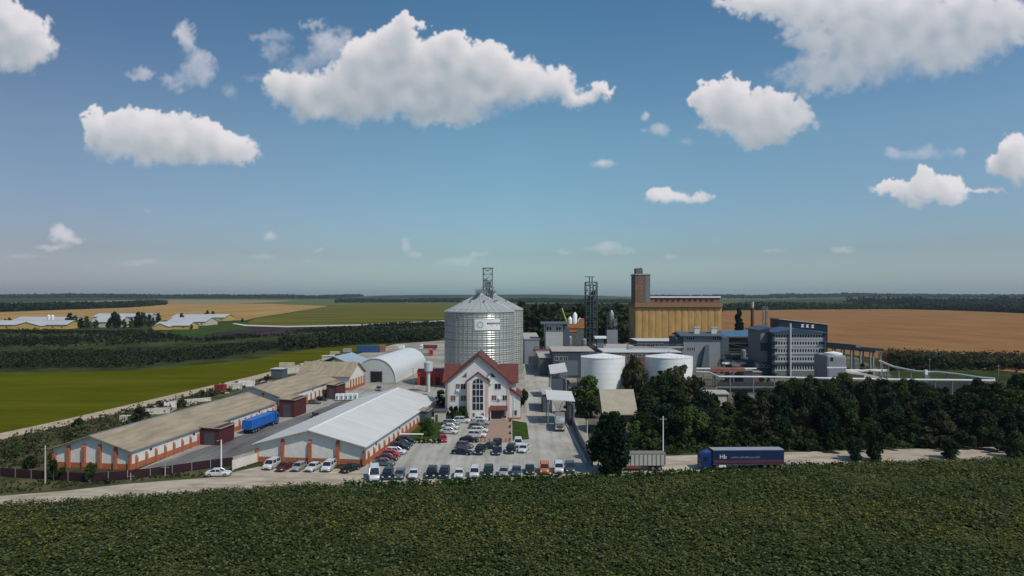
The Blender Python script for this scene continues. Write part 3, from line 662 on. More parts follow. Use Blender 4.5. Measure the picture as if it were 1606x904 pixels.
# far wood belts
def belt(pts, depth, h, leaf, n, m, label, seed):
    rg = np.random.default_rng(seed); P = [Vector((xat(px, d), d)) for px, d in pts]
    seg = rg.integers(0, len(P)-1, n); t = rg.random(n); A = np.array([p[:] for p in P])
    q = A[seg]*(1-t)[:, None]+A[seg+1]*t[:, None]; q[:, 1] += rg.uniform(0, depth, n)
    zt = terrain_z(q[:, 0], q[:, 1]); hh = h*rg.uniform(.6, 1.1, n)*(1+.2*np.sin(q[:, 0]/90.))
    c = np.stack([q[:, 0], q[:, 1], zt+hh*.5], 1); r_ = np.stack([hh*.6, hh*.6, hh*.5], 1)
    co, f = leaf_cloud(rg, c, r_, 12, leaf)
    tag(inst('wood_belt', npmesh('wood_belt', co, f, m)), label, 'wood', kind='stuff')
LF = foliage('far_leaf', (.014, .030, .016), (.035, .055, .026), .004, .05)
belt([(1120, 1700), (1280, 1800), (1420, 1850), (1520, 1650), (1640, 1380), (1900, 1000)], 120, 17, 2.6, 3000, LF, 'long dark wood behind the right hand wheat field', 11)
belt([(1440, 2200), (1560, 2300), (1900, 2200)], 500, 30, 4, 1500, LF, 'darker rise of woodland beyond the wheat field at the far right', 12)
belt([(-150, 1500), (0, 1560), (130, 1900), (210, 2600)], 250, 22, 3.4, 2200, LF, 'dark wood beyond the left wheat field', 13)
belt([(-300, 4500), (200, 5000), (520, 5600)], 1200, 24, 9, 3500, LF, 'blue green forest on the left horizon', 14)
belt([(520, 3600), (760, 3700), (1000, 3500)], 500, 16, 7, 1800, LF, 'dark tree line on the horizon behind the silos', 15)
belt([(800, 1500), (1000, 1700), (1130, 1500)], 200, 15, 3, 1500, LF, 'tree belt behind the yellow elevator', 16)
belt([(1050, 5200), (1500, 5200), (1900, 5000)], 900, 20, 9, 2200, LF, 'thin forest line on the right horizon', 17)
# ================================================================ THE LONG BARNS
def roof_mb(W, y0, y1, eave, ridge, ov, th=.16, ovy=None):
    """gable roof, ridge along y, centred on x=0"""
    b = MB(); s = (ridge-eave)/(W/2); e = W/2+ov; ze = eave-ov*s
    b.prism([(-e, ze+.02), (0, ridge+.02), (e, ze+.02), (e, ze+th+.02), (0, ridge+th+.04), (-e, ze+th+.02)], 'y', y0-(ovy or ov), y1+(ovy or ov))
    return b
def barn(label, px, py, rz, W, L, eave, ridge, roofm, pil_front, pil_side, ov=1.0, group=None, plinth=1.15, trim=white_paint):
    p = G(px, py); t = thing('long_barn', label, 'barn', (p.x, p.y, .1), rz, group)
    # origin: front right corner of the walls
    X0 = -W/2
    w = MB(); w.k = 0
    w.prism([(-W, plinth), (0, plinth), (0, eave), (X0, ridge), (-W, eave)], 'y', 0, L)
    w.build('wall', white_wall, t)
    q = MB(); q.box(-W-.06, .06, -.06, L+.06, 0, plinth-.003); q.build('plinth', brick, t)
    r_ = roof_mb(W, 0, L, eave, ridge, .4, ovy=ov); ro = r_.build('roof', roofm, t, (X0, 0, 0))
    ri = MB(); ri.box(-.22, .22, -ov-.02, L+ov+.02, ridge+.14, ridge+.26); ri.build('ridge_cap', trim, ro)
    pm = MB(); pm.box(-.25, .25, -.38, 0, .02, eave*.66-.35); pm.prism([(-.38, eave*.66-.35), (0, eave*.66-.35), (0, eave*.66+.2)], 'x', -.25, .25)
    me = pm.mesh('pilaster', brick)
    hs = [(-W+.3, -.4), (-.3, -.4)] if pil_front else []
    for i in range(pil_front):
        x = -W*(i+1)/(pil_front+1); top = eave+(ridge-eave)*(1-abs(x-X0)/(W/2))
        f = MB(); f.box(x-.33, x+.33, -.5, 0, .02, min(top-1.0, eave+.5)); f.prism([(-.5, min(top-1.0, eave+.5)), (0, min(top-1.0, eave+.5)), (0, min(top-.4, eave+1.1))], 'x', x-.33, x+.33)
        f.build('pilaster', brick, t)
    for x in (-W, -.6):
        f = MB(); f.box(x, x+.6, -.5, 0, .02, eave-1.0); f.build('pilaster', brick, t)
    for i in range(pil_side):
        y = 1.2+(L-2.4)*i/(pil_side-1)
        inst('pilaster', me, t, (0, y, 0), R(90))
    wm_ = MB(); wm_.box(-.4, .4, -.04, .03, 0, .5); wme = wm_.mesh('window', trim_dark)
    for i in range(1, pil_side-1, 5):
        y = 1.2+(L-2.4)*(i+.5)/(pil_side-1)
        inst('window', wme, t, (.02, y, eave-1.25), R(90))
    gt = MB(); gt.tube((.46, -ov, eave-.12), (.46, L+ov, eave-.12), .08, n=6); gt.build('gutter', steel, t)
    return t
AX = math.atan(.125)
bA = barn('long white and brick barn with brown roof nearest the left end of the maroon fence', 207, 738, -AX, 17.3, 61, 3.9, 6.7, brown_roof, 4, 20, trim=steel)
bB = barn('middle white and brick barn with brown roof behind the blue tipper truck', 441, 650, -AX, 17, 42, 5.0, 7.9, brown_roof, 2, 13, trim=steel)
bE = barn('long white barn with pale metal roof beside the car park', 574, 730.5, -AX*.95, 24, 64, 3.9, 7.0, white_roof, 3, 18, ov=1.1, trim=white_paint)
# porches of maroon sheet on the barns
def porch(px, py, w, d, h, label, rz=-AX, m=maroon):
    p = G(px, py); t = thing('porch', label, 'porch', (p.x, p.y, .1), rz)
    b = MB(); b.box(0, w, 0, d, 0, h); b.build('wall', m, t)
    b = MB(); b.prism([(-.3, h+.02), (w+.4, h-.25), (w+.4, h-.1), (-.3, h+.2)], 'y', -.35, d+.35); b.build('roof', brown_roof, t)
    b = MB(); b.box(w*.25, w*.75, -.06, .02, .02, h*.7); b.build('door', trim_dark, t)
    return t
porch(313, 698.5, 5.0, 6.5, 4.1, 'maroon sheet metal porch on the yard side of the nearest brown barn')
porch(438, 655, 4.6, 8, 5.2, 'maroon sheet metal porch joining the two brown roofed barns')
porch(512, 627, 3.6, 8, 5.0, 'small maroon porch at the far end of the middle brown barn')
porch(655, 668, 2.6, 5, 4.0, 'dark grey porch at the far end of the pale roofed barn', m=slate)
# third barn: ridge runs across
p = G(548, 613)
t = thing('cross_barn', 'smaller brown roofed barn with white gable just left of the arched hangar', 'barn', (p.x, p.y, .1), -AX)
W, L, ev, rg_ = 20, 16, 5.4, 9.6
b = MB(); b.prism([(0, 0), (L, 0), (L, ev), (L/2, rg_), (0, ev)], 'x', -W, 0); b.build('wall', white_wall, t)
b = MB(); s_ = (rg_-ev)/(L/2)
b.prism([(-.8, ev-.8*s_+.02), (L/2, rg_+.02), (L+.8, ev-.8*s_+.02), (L+.8, ev-.8*s_+.2), (L/2, rg_+.22), (-.8, ev-.8*s_+.2)], 'x', -W-.8, .8); b.build('roof', brown_roof, t)
pm = MB(); pm.box(-.28, .28, -.45, 0, .02, 3.9); me = pm.mesh('pilaster', brick)
for i in range(6): inst('pilaster', me, t, (0, .8+i*2.9, 0), R(90))
b = MB(); b.box(-W-.05, .05, -.05, L+.05, 0, 1.0); b.build('plinth', brick, t)
# blue grey roof behind it
p = G(500, 600); t = thing('shed', 'low shed with pale blue roof behind the brown cross barn', 'shed', (p.x-4, 280, .1), -AX)
b = MB(); b.box(0, 20, 0, 20, 0, 6.0); b.build('wall', grey_clad, t)
b = MB(); b.prism([(-.6, 6.0), (10, 10.2), (20.6, 6.0), (20.6, 6.2), (10, 10.4), (-.6, 6.2)], 'y', -.6, 20.6); b.build('roof', mat('pale_blue_roof', (.30, .38, .44), rough=.5, var=.1, scale=.3), t)
# ================================================================ ARCHED HANGAR
p = G(588, 601.5)
t = thing('arched_hangar', 'tall arched metal hangar with dark doorway and gleaming white roof', 'hangar', (p.x, p.y, .1), R(-5.5))
rr_, hh = 8.7, 10.0
arc = [(rr_*math.cos(a), hh*math.sin(a)**.85) for a in np.linspace(0, math.pi, 33)]
b = MB(); b.loft([[(x, y, z) for x, z in arc]+[(x*.985, y, max(0, z-.14)) for x, z in arc[::-1]] for y in np.linspace(-.3, 56, 24)])
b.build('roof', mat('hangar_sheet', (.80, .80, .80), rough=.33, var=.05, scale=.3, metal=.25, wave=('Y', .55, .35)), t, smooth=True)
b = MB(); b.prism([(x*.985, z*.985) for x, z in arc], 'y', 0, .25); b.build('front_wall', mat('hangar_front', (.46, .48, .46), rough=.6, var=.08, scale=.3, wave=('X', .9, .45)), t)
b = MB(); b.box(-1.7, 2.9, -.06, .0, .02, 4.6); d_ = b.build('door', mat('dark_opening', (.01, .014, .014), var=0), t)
b = MB(); b.box(-2.0, -1.7, -.12, .02, .02, 4.9); b.box(2.9, 3.2, -.12, .02, .02, 4.9); b.box(-1.69, 2.89, -.12, .02, 4.6, 4.9); b.build('door_frame', steel, t)
b = MB(); b.box(-8.9, 8.9, -.3, 56.2, 0, .3); b.build('footing', concrete, t)
# ================================================================ OFFICE
OY = G(0, 658.5).y; ox = xat(701.7, OY)
t = thing('office_building', 'white gabled office with tall arched stair window and dark red roof', 'office', (ox, OY, .1), 0)
W = 17.6; ev = 10.9; rg_ = 18.3; D_ = 16.
cx = W/2
b = MB(); b.prism([(0, .5), (W, .5), (W, ev), (cx, rg_-.1), (0, ev)], 'y', 0, D_)
b.box(.3, W-.3, 3.0, D_-1, ev-1, ev+.2)
b.build('wall', mat('office_wall', (.64, .63, .62), var=.06, scale=.4), t)
def slab_y(b, x0, z0, x1, z1, y0, y1, th=.25):
    b.prism([(x0, z0), (x1, z1), (x1, z1+th), (x0, z0+th)], 'y', y0, y1)
sl_ = (rg_-ev)/cx
b = MB(); slab_y(b, -.9, ev-.9*sl_, cx, rg_, -.9, D_+.5); slab_y(b, cx, rg_, W+.9, ev-.9*sl_, -.9, D_+.5)
ro = b.build('roof', red_tile, t)
b = MB()
b.prism([(-.95, ev-.95*sl_-.28), (cx, rg_-.28), (cx, rg_+.0), (-.95, ev-.95*sl_+.0)], 'y', -1.0, -.92)
b.prism([(W+.95, ev-.95*sl_-.28), (cx, rg_-.28), (cx, rg_+.0), (W+.95, ev-.95*sl_+.0)], 'y', -1.0, -.92); b.build('fascia', mat('fascia', (.10, .05, .045), var=.05), ro)
# lower transverse roof to either side of the gable, behind
b = MB(); zr = 14.6; ze = 10.4
b.prism([(2.8, ze-.45), (9.5, zr+.05), (16.2, ze-.45), (16.2, ze-.2), (9.5, zr+.3), (2.8, ze-.2)], 'x', -1.7, 3.0)
b.prism([(2.95, ze-.45), (9.5, zr+.04), (16.05, ze-.45)], 'x', -1.5, 2.9); b.build('side_roof', red_tile, t); b = MB()
b.prism([(2.8, ze-.45), (9.5, zr+.05), (16.2, ze-.45), (16.2, ze-.2), (9.5, zr+.3), (2.8, ze-.2)], 'x', W-3.0, W+2.6); b.prism([(2.95, ze-.45), (9.5, zr+.04), (16.05, ze-.45)], 'x', W-2.9, W+2.4)
b.build('side_roof', red_tile, t)
b = MB(); b.box(-1.0, 0, 3.6, 15.4, 0, ze); b.box(W, W+1.9, 3.6, 15.4, 0, ze); b.build('side_wall', white_wall, t)
# right annex
b = MB(); b.prism([(W, .5), (W+3.1, .5), (W+3.1, 6.3), (W, 8.3)], 'y', .3, 12); b.build('annex_wall', mat('office_wall', (0, 0, 0)), t)
b = MB(); slab_y(b, W+.05, 8.6, W+3.7, 6.1, -.3, 12.5, .22); b.build('annex_roof', red_tile, t)
b = MB(); b.box(-.1, W+3.2, -.12, D_, 0, .5); b.build('plinth', brick, t)
# corner pilasters
b = MB()
for x in (-.05, W-.75): b.box(x, x+.8, -.14, 0, .5, ev-.3)
b.build('corner_trim', peach, t)
# stair bay
bw0, bw1 = 5.75, 11.7; bc = (bw0+bw1)/2
b = MB(); b.prism([(bw0, .5), (bw1, .5), (bw1, 11.0), (bc, 13.3), (bw0, 11.0)], 'y', -2.0, 0)
bay = b.build('stair_bay', mat('office_wall', (0, 0, 0)), t)
b = MB(); b.box(bw0-.05, bw0+.75, -2.12, -2.0, .5, 10.6); b.box(bw1-.75, bw1+.05, -2.12, -2.0, .5, 10.6); b.build('bay_trim', peach, bay)
b = MB(); s2 = 2.3/(bw1-bc); slab_y(b, bw0-.5, 11-.5*s2+.1, bc, 13.4, -2.5, 1, .2); slab_y(b, bc, 13.4, bw1+.5, 11-.5*s2+.1, -2.5, 1, .2); b.build('bay_roof', red_tile, bay)
b = MB(); b.box(bw0-.1, bw1+.1, -2.16, -.12, 0, .5); b.build('bay_plinth', brick, bay)
# arched window
aw = 1.5; z0, z1 = 3.0, 10.3
ap = [(bc-aw, z0), (bc+aw, z0), (bc+aw, z1)]+[(bc+aw*math.cos(a), z1+aw*.95*math.sin(a)) for a in np.linspace(.2, math.pi-.2, 9)]+[(bc-aw, z1)]
b = MB(); b.prism(ap, 'y', -2.05, -1.99); aww = b.build('arched_window', glass, t)
b = MB()
for x in (bc-.5, bc+.5): b.box(x-.07, x+.07, -2.12, -2.05, z0, z1+1.2)
for z in (4.95, 6.85, 8.75, 10.3): b.box(bc-aw, bc+aw, -2.10, -2.052, z-.09, z+.09)
b.build('glazing_bars', gl_frame, aww)
def window(parent, x, z, w, h, y=0, panes=2, m=glass):
    b = MB(); b.box(-w/2, w/2, -.05, .02, -h/2, h/2); o = b.build('window', m, parent, (x, y, z))
    f = MB(); t_ = .09
    f.box(-w/2-t_, w/2+t_, -.10, -.052, h/2, h/2+t_); f.box(-w/2-t_, w/2+t_, -.14, -.052, -h/2-t_, -h/2)
    f.box(-w/2-t_, -w/2, -.10, -.052, -h/2, h/2); f.box(w/2, w/2+t_, -.10, -.052, -h/2, h/2)
    for i in range(1, panes): f.box(-w/2+w*i/panes-.035, -w/2+w*i/panes+.035, -.10, -.052, -h/2, h/2)
    f.build('frame', gl_frame, o); return o
def ox_(px): return xat(px, OY)-ox
def oz_(py): return hz(OY, py)-.1
curtain = mat('curtained_glass', (.16, .085, .075), rough=.3, var=.1)
for px, py, w, h, m in ((726.4, 606.5, 1.4, 1.5, glass), (718, 606.5, 1.0, 1.5, curtain), (710.7, 624.8, 1.3, 1.5, curtain), (727, 624.8, 1.5, 1.5, curtain), (780.7, 606.3, 1.7, 1.5, glass), (774.8, 624.2, 1.3, 1.4, curtain), (791.6, 624.2, 1.2, 1.4, glass), (795, 648, .9, 1.3, glass)):
    window(t, ox_(px), oz_(py), w, h, 0, 2, m)
window(t, ox_(807.5), oz_(648), 1.1, 1.4, .3)
for px in (743.5, 757.5): window(t, ox_(px), oz_(650), .6, 1.4, -2.0, 1, curtain)
for sgn, px in ((1, 728), (-1, 774)):
    x = ox_(px); z = oz_(588.5)
    b = MB(); b.prism([(x-.7*sgn, z-.6), (x+.7*sgn, z-.6), (x+.7*sgn, z+.75)], 'y', -.06, .02); b.build('gable_window', curtain if sgn > 0 else glass, t)
# entrance
x0, x1 = ox_(768.5), ox_(796)
b = MB(); b.prism([(-2.6, 2.9), (0, 3.7), (0, 3.9), (-2.6, 3.1)], 'x', x0, x1); b.build('entrance_canopy', red_tile, t)
b = MB(); b.box(x0+.3, x1-.3, -.08, .02, .5, 2.9); en = b.build('entrance', glass, t)
b = MB()
for x in (x0+.15, x1-.3): b.box(x, x+.18, -2.4, -2.2, 0, 3.0)
b.build('porch_post', gl_frame, t)
b = MB(); b.box((x0+x1)/2-.1, (x0+x1)/2+1.2, -.14, -.082, .5, 2.7); b.build('door', trim_dark, en)
b = MB(); b.box(x0, x1, -2.6, -.13, 0, .3); b.build('step', concrete, t)
for px, py in ((761, 600), (784, 624.5), (718, 612)):
    b = MB(); b.box(-.4, .4, -.55, -.15, -.3, .3); o = b.build('air_conditioner', white_paint, t, (ox_(px) if px != 761 else ox_(769.5), 0, oz_(py)))
b = MB(); b.lathe([(.02, 0), (.5, .12), (.75, .35)], 20); o = b.build('satellite_dish', steel, t, (ox_(766.5), -.5, oz_(590))); o.rotation_euler = (R(80), 0, R(30))
b = MB(); b.tube((W+1.2, .16, .5), (W+1.2, .16, 6.8), .07, n=6); b.tube((.35, -.22, .5), (.35, -.22, ev-.4), .07, n=6); b.build('downpipe', white_paint, t)
# ================================================================ SILOS
def silo_mat():
    m = mat('galvanised_silo', (.47, .485, .44), rough=.28, metal=.42, var=.10, scale=.7, streak=(1, 1, .12)); tt = m.node_tree; n = tt.nodes; L = tt.links; p = n['Principled BSDF']
    tcn = n.new('ShaderNodeTexCoord')
    wv = n.new('ShaderNodeTexWave'); wv.bands_direction = 'Z'; wv.inputs['Scale'].default_value = 1.4; L.new(tcn.outputs['Object'], wv.inputs['Vector'])
    bp = n.new('ShaderNodeBump'); bp.inputs['Strength'].default_value = .8; bp.inputs['Distance'].default_value = .03
    return m
sm = silo_mat()
sroof = mat('silo_roof_sheet', (.50, .515, .49), rough=.4, metal=.35, var=.08, scale=.4)
def silo(label, x, y, r_, hw, hr, sign=False):
    t = thing('grain_silo', label, 'silo', (x, y, .1), 0, None)
    b = MB(); nw = 34; b.lathe([(r_-.085+.085*math.cos(2*math.pi*k/8.), .4+(hw-.4)*k/(8.*nw)) for k in range(8*nw+1)], 96); b.build('wall', sm, t, smooth=True)
    st = MB(); n = 48
    for i in range(n):
        a = 2*math.pi*i/n; M = Matrix.Rotation(a, 4, 'Z'); st.box(r_-.02, r_+.13, -.07, .07, .4, hw-.05, M)
    st.build('stiffeners', sm, t)
    b = MB()
    for k in range(1, 11): b.lathe([(r_+.0, hw*k/11-.06), (r_+.05, hw*k/11-.06), (r_+.05, hw*k/11+.06), (r_+.0, hw*k/11+.06)], 96)
    b.build('sheet_joints', steel, t)
    b = MB(); b.lathe([(r_+.35, hw-.12), (r_+.35, hw+.08), (1.6, hw+hr-.5), (1.5, hw+hr+.5), (0.01, hw+hr+.6)], 96); ro = b.build('roof', sroof, t)
    rb = MB()
    for i in range(32):
        a = 2*math.pi*(i+.5)/32; c, s = math.cos(a), math.sin(a)
        rb.tube((c*(r_+.2), s*(r_+.2), hw+.2), (c*1.6, s*1.6, hw+hr-.25), .07, n=4)
    rb.build('roof_ribs', sroof, ro)
    for i in range(8):
        a = 2*math.pi*i/8+.3; q = .55; rad = r_*(1-q)+1.5*q; z = hw+(hr-.5)*q
        v = MB(); v.tube((0, 0, -.1), (0, 0, .9), .35, n=8); v.tube((0, 0, .9), (0, 0, 1.05), .55, .2, n=8); v.build('roof_vent', steel, t, (rad*math.cos(a), rad*math.sin(a), z))
    rl = MB()
    for i in range(36):
        a0 = 2*math.pi*i/36; a1 = 2*math.pi*(i+1)/36
        P0 = ((r_+.1)*math.cos(a0), (r_+.1)*math.sin(a0)); P1 = ((r_+.1)*math.cos(a1), (r_+.1)*math.sin(a1))
        rl.tube((*P0, hw), (*P0, hw+1.0), .03, n=4); rl.tube((*P0, hw+1.0), (*P1, hw+1.0), .03, n=4)
    rl.build('guard_rail', steel, t)
    b = MB(); b.lathe([(r_+.5, 0), (r_+.5, .4), (r_-.2, .4)], 64); b.build('footing', concrete, t)
    b = MB(); a = R(-150); c, s = math.cos(a), math.sin(a)
    for o_ in (-.3, .3): b.tube((c*(r_+.5)-s*o_, s*(r_+.5)+c*o_, .3), (c*(r_+.5)-s*o_, s*(r_+.5)+c*o_, hw+.6), .05, n=4)
    for k in range(0, int(hw), 1): b.tube((c*(r_+.5)+s*.3, s*(r_+.5)-c*.3, k+.6), (c*(r_+.5)-s*.3, s*(r_+.5)+c*.3, k+.6), .035, n=4)
    b.build('ladder', steel, t)
    return t
SD = 266.; sxx = xat(752, SD)
s1 = silo('front silo of ribbed galvanised steel with a white sign near its rim', sxx, SD, 13.4, 29.0, 6.6)
s2_ = silo('rear silo of galvanised steel half hidden behind the silo with the sign', xat(773, 306), 306, 13.4, 29.0, 6.6)
# sign curved to the wall
r_ = 13.62; n = 14
a0 = math.asin((747-752)*SD/KP*.95/13.4); a1 = math.asin((786-752)*SD/KP*.95/13.4)
zt, zb = hz(SD-12.5, 501.5), hz(SD-12.5, 518.5)
b = MB()
an = [a0+(a1-a0)*i/n for i in range(n+1)]
b.loft([[(r_*math.sin(a), -r_*math.cos(a), zb), (r_*math.sin(a), -r_*math.cos(a), zt), ((r_-.08)*math.sin(a), -(r_-.08)*math.cos(a), zt), ((r_-.08)*math.sin(a), -(r_-.08)*math.cos(a), zb)] for a in an])
sg = b.build('sign', mat('sign_white', (.70, .70, .70), rough=.5, var=.04), s1)
def cyl_pt(a, z, rr=13.66): return (rr*math.sin(a), -rr*math.cos(a), z)
b = MB(); ac = a0+(a1-a0)*.21; zc = (zt+zb)/2
for i in range(24):
    p0, p1 = 2*math.pi*i/24, 2*math.pi*(i+1)/24
    b.face([cyl_pt(ac+math.cos(q)*rad/13.6, zc+math.sin(q)*rad) for q, rad in ((p0, .8), (p1, .8), (p1, 1.25), (p0, 1.25))])
b.build('sign_emblem', mat('sign_green', (.30, .42, .38), var=0), sg)
b = MB(); rg0 = random.Random(3); q = a0+(a1-a0)*.47
while q < a1-.012:
    w_ = rg0.uniform(.35, .55)/13.6; zz = zc+.15
    b.face([cyl_pt(q, zz), cyl_pt(min(q+w_, a1-.004), zz), cyl_pt(min(q+w_, a1-.004), zz+.62), cyl_pt(q, zz+.62)]); q += w_+.012
b.build('sign_lettering', mat('sign_dark', (.06, .05, .055), var=0), sg)
b = MB(); b.face([cyl_pt(a0+(a1-a0)*.62, zc-.55), cyl_pt(a0+(a1-a0)*.9, zc-.55), cyl_pt(a0+(a1-a0)*.9, zc-.25), cyl_pt(a0+(a1-a0)*.62, zc-.25)]); b.build('sign_underline', mat('sign_red', (.42, .25, .27), var=0), sg)
# lattice towers
def lattice(b, x0, x1, y0, y1, z0, z1, step, r_=.09, rr=.05):
    cs = [(x0, y0), (x1, y0), (x1, y1), (x0, y1)]
    for c in cs: b.tube((*c, z0), (*c, z1), r_, n=5)
    z = z0; k = 0
    while z < z1-.1:
        zn = min(z+step, z1)
        for i in range(4):
            a, c = cs[i], cs[(i+1) % 4]
            b.tube((*a, zn), (*c, zn), rr, n=4)
            if k % 2: b.tube((*a, z), (*c, zn), rr, n=4)
            else: b.tube((*c, z), (*a, zn), rr, n=4)
        z = zn; k += 1
    return b
et_y = 287.
t = thing('elevator_tower', 'open steel elevator tower standing between the two galvanised silos', 'tower', (xat(765, et_y), et_y, .1), 0)
ztop = hz(et_y, 421)
lattice(MB(), -1.9, 1.9, -2, 2, 0, ztop, 2.6, .13, .07).build('frame', dark_steel, t)
b = MB(); b.box(-.9, -.2, -.5, .4, .2, ztop-6); b.box(.3, 1.0, -.5, .4, .2, ztop-6); b.build('bucket_legs', steel, t)
b = MB(); b.box(-1.4, 1.4, -1.2, 1.1, ztop-8.0, ztop-5.6); b.box(-1.5, -.1, -1.0, .6, ztop-5.6, ztop-4.4); b.build('drive_head', steel, t)
b = MB(); b.box(-2.8, 2.9, -2.5, 2.5, ztop-8.4, ztop-8.2); b.build('platform', steel, t); b = MB(); b.box(-1.95, 1.95, -2.1, 2.1, ztop-.9, ztop-.75); b.build('platform', steel, t)
b = MB(); b.box(-2.4, 2.6, -.12, .12, ztop-.25, ztop); b.build('hoist_beam', dark_steel, t)
b = MB(); b.tube((0, -.6, ztop-9), (-3, -17, 36.4), .28, n=8); b.tube((.5, .5, ztop-9), (2, 15, 36.6), .28, n=8); b.build('grain_pipes', steel, t)
p0 = (xat(745, 268), 268., 0); p1 = (xat(787, 300), 300., 0)
t = thing('conveyor_bridge', 'narrow overhead conveyor gallery running across the silo tops', 'conveyor', (sxx, SD, 36.3), 0)
dx, dy = xat(773, 306)-sxx, 40
ang = math.atan2(dx, dy)
b = MB(); b.box(-.9, .9, -6, 46, 0, .25); b.box(-.5, .5, -6, 46, .25, 1.1); o = b.build('gallery', steel, t); o.rotation_euler.z = -ang
b = MB()
for s in (-.9, .9):
    for y in range(-6, 47, 3): b.tube((s, y, .25), (s, y, 1.5), .04, n=4)
    b.tube((s, -6, 1.5), (s, 46, 1.5), .04, n=4)
o = b.build('guard_rail', dark_steel, t); o.rotation_euler.z = -ang
# dark tower
ty_ = 415.
t = thing('headhouse_tower', 'tall dark lattice tower full of machinery standing before the tree belt', 'tower', (xat(927, ty_), ty_, .1), 0)
zt = hz(ty_, 434)
lattice(MB(), -3.4, 3.4, -3, 3, 0, zt-3.5, 3.2, .26, .15).build('frame', dark_steel, t)
b = MB(); rg0 = random.Random(8)
for k in range(12):
    z = k*3.2+.5
    for _ in range(4):
        x = rg0.uniform(-3.0, 1.2); y = rg0.uniform(-2.4, 1.2); b.box(x, x+rg0.uniform(.8, 2.2), y, y+1.5, z, z+rg0.uniform(1.2, 2.9))
b.build('machinery', mat('dark_machinery', (.06, .085, .085), rough=.6, var=.3, scale=.6), t)
b = MB()
for k in range(1, 13): b.box(-3.2, 3.2, -3.2, 3.2, k*3.2-.08, k*3.2+.08)
b.build('platform', dark_steel, t)
b = MB()
for s in (-1, 1): b.tube((s*1.2, -3.1, 1), (s*.9, -3.1, zt-5), .35, n=8)
b.build('bucket_legs', dark_steel, t)
b = MB(); b.box(-3.9, 2.0, -.5, .5, zt-.5, zt-.1); b.tube((-1, 0, zt-4), (-1, 0, zt-.4), .3, n=6); b.tube((.6, 0, zt-4), (.6, 0, zt-.4), .3, n=6); b.build('hoist_beam', dark_steel, t)
# grey machine tower
y_ = 400.
t = thing('machine_tower', 'shorter grey tower with cyclone top right of the dark lattice tower', 'tower', (xat(959, y_), y_, .1), 0)
b = MB(); b.box(-3.0, 3.2, -3, 3, 0, hz(y_, 518)); b.build('wall', grey_clad, t)
lattice(MB(), -2.8, 3.0, -2.8, 2.8, hz(y_, 518), hz(y_, 496), 2.8, .15, .1).build('frame', dark_steel, t)
b = MB(); b.lathe([(.2, hz(y_, 516)), (1.5, hz(y_, 504)), (1.5, hz(y_, 492)), (.5, hz(y_, 487))], 20); b.build('cyclone', steel, t, smooth=True)
b = MB(); b.box(1.0, 2.8, -2, 0, hz(y_, 512), hz(y_, 500)); b.build('housing', steel, t)
# orange dryer
y_ = 395.
t = thing('grain_dryer', 'orange framed grain dryer with white fan housings left of the dark tower', 'dryer', (xat(903, y_), y_, .1), 0)
og = mat('orange_steel', (.42, .15, .035), rough=.5, var=.3, scale=.5)
b = MB(); b.box(-4.5, 4.3, -3, 3, 4, hz(y_, 508)); b.build('body', mat('dryer_body', (.11, .11, .10), var=.3), t)
b = MB(); b.box(-4.8, 4.6, -3.3, -3.05, hz(y_, 515), hz(y_, 508)); b.box(2.0, 4.6, -3.3, 3, hz(y_, 508), hz(y_, 500)); b.box(-4.8, 0, -3.3, -3.05, hz(y_, 521), hz(y_, 518)); b.build('orange_panel', og, t)
for x, py in ((-3.4, 497), (-.6, 490), (2.2, 499)):
    b = MB(); b.lathe([(1.2, hz(y_, 509)), (1.3, hz(y_, py+4)), (.3, hz(y_, py))], 14); b.build('fan_housing', white_paint, t, (x, -1.0, 0), smooth=True)
lattice(MB(), -4.4, 4.2, -2.9, 2.9, 0, 4, 4, .2, .1).build('frame', dark_steel, t)
b = MB(); b.tube((-8, 0, hz(y_, 484)), (-4.6, -3.2, hz(y_, 512)), .35, n=6); b.build('spout', mat('yellow_paint', (.45, .33, .06), var=.1), t)
# ================================================================ YELLOW GRAIN ELEVATOR
y_ = 450.; xl, xr = xat(996, y_), xat(1133, y_)
t = thing('grain_elevator', 'yellow ribbed grain elevator with tall brick tower at its left end', 'grain elevator', (xl, y_, .1), 0)
W = xr-xl; zw = hz(y_, 482); nb = 13; bw = (W-1.2)/nb
ymat = mat('ochre_render', (.42, .25, .085), var=.18, scale=.25, streak=(1, 1, .35), col2=(.48, .29, .11))
b = MB()
pts = []
for i in range(nb):
    for k in range(7):
        a = math.pi*k/6; pts.append((bw*(i+.5)-bw*.48*math.cos(a), -bw*.07*math.sin(a)))
pts += [(W-.4, 0), (W-.4, 24), (0, 24)]
b.prism(pts, 'z', 0, zw); b.build('bins', ymat, t)
bkt = mat('tower_brick', (.20, .105, .075), var=.2, scale=.3, bump=.2)
wt = xat(1019, y_)-xl; ztw = hz(y_, 432)
b = MB(); b.box(-.3, W-.2, -1.6, 24.4, zw, zw+2.6); b.build('cornice', mat('ochre_brick', (.27, .155, .085), var=.15), t)
b = MB(); b.box(wt+.02, W-.6, 3, 20, zw+2.6, hz(y_+3, 467.5)); ga = b.build('gallery', bkt, t)
b = MB(); zz = hz(y_+3, 467.5); b.box(wt+.04, W-.3, 2.2, 21, zz, zz+.9); b.build('gallery_roof', white_paint, ga)
b = MB()
for i in range(11): b.box(wt+4+i*3.7, wt+5.6+i*3.7, 2.93, 3.0, zw+3.6, zw+5.2)
b.build('gallery_windows', glass, ga)
b = MB(); b.box(-.1, wt, -1.2, 14, zw+2.6, ztw); tw = b.build('tower', bkt, t)
b = MB(); b.box(-.5, wt+.4, -1.6, 14.4, ztw, ztw+.8); b.build('parapet', mat('grey_stone', (.33, .32, .30), var=.1), tw)
b = MB(); b.box(.8, wt*.5+.6, 2, 8, ztw+.8, ztw+4.6); b.build('lift_room', mat('lift_room', (.13, .12, .12), var=.1), tw)
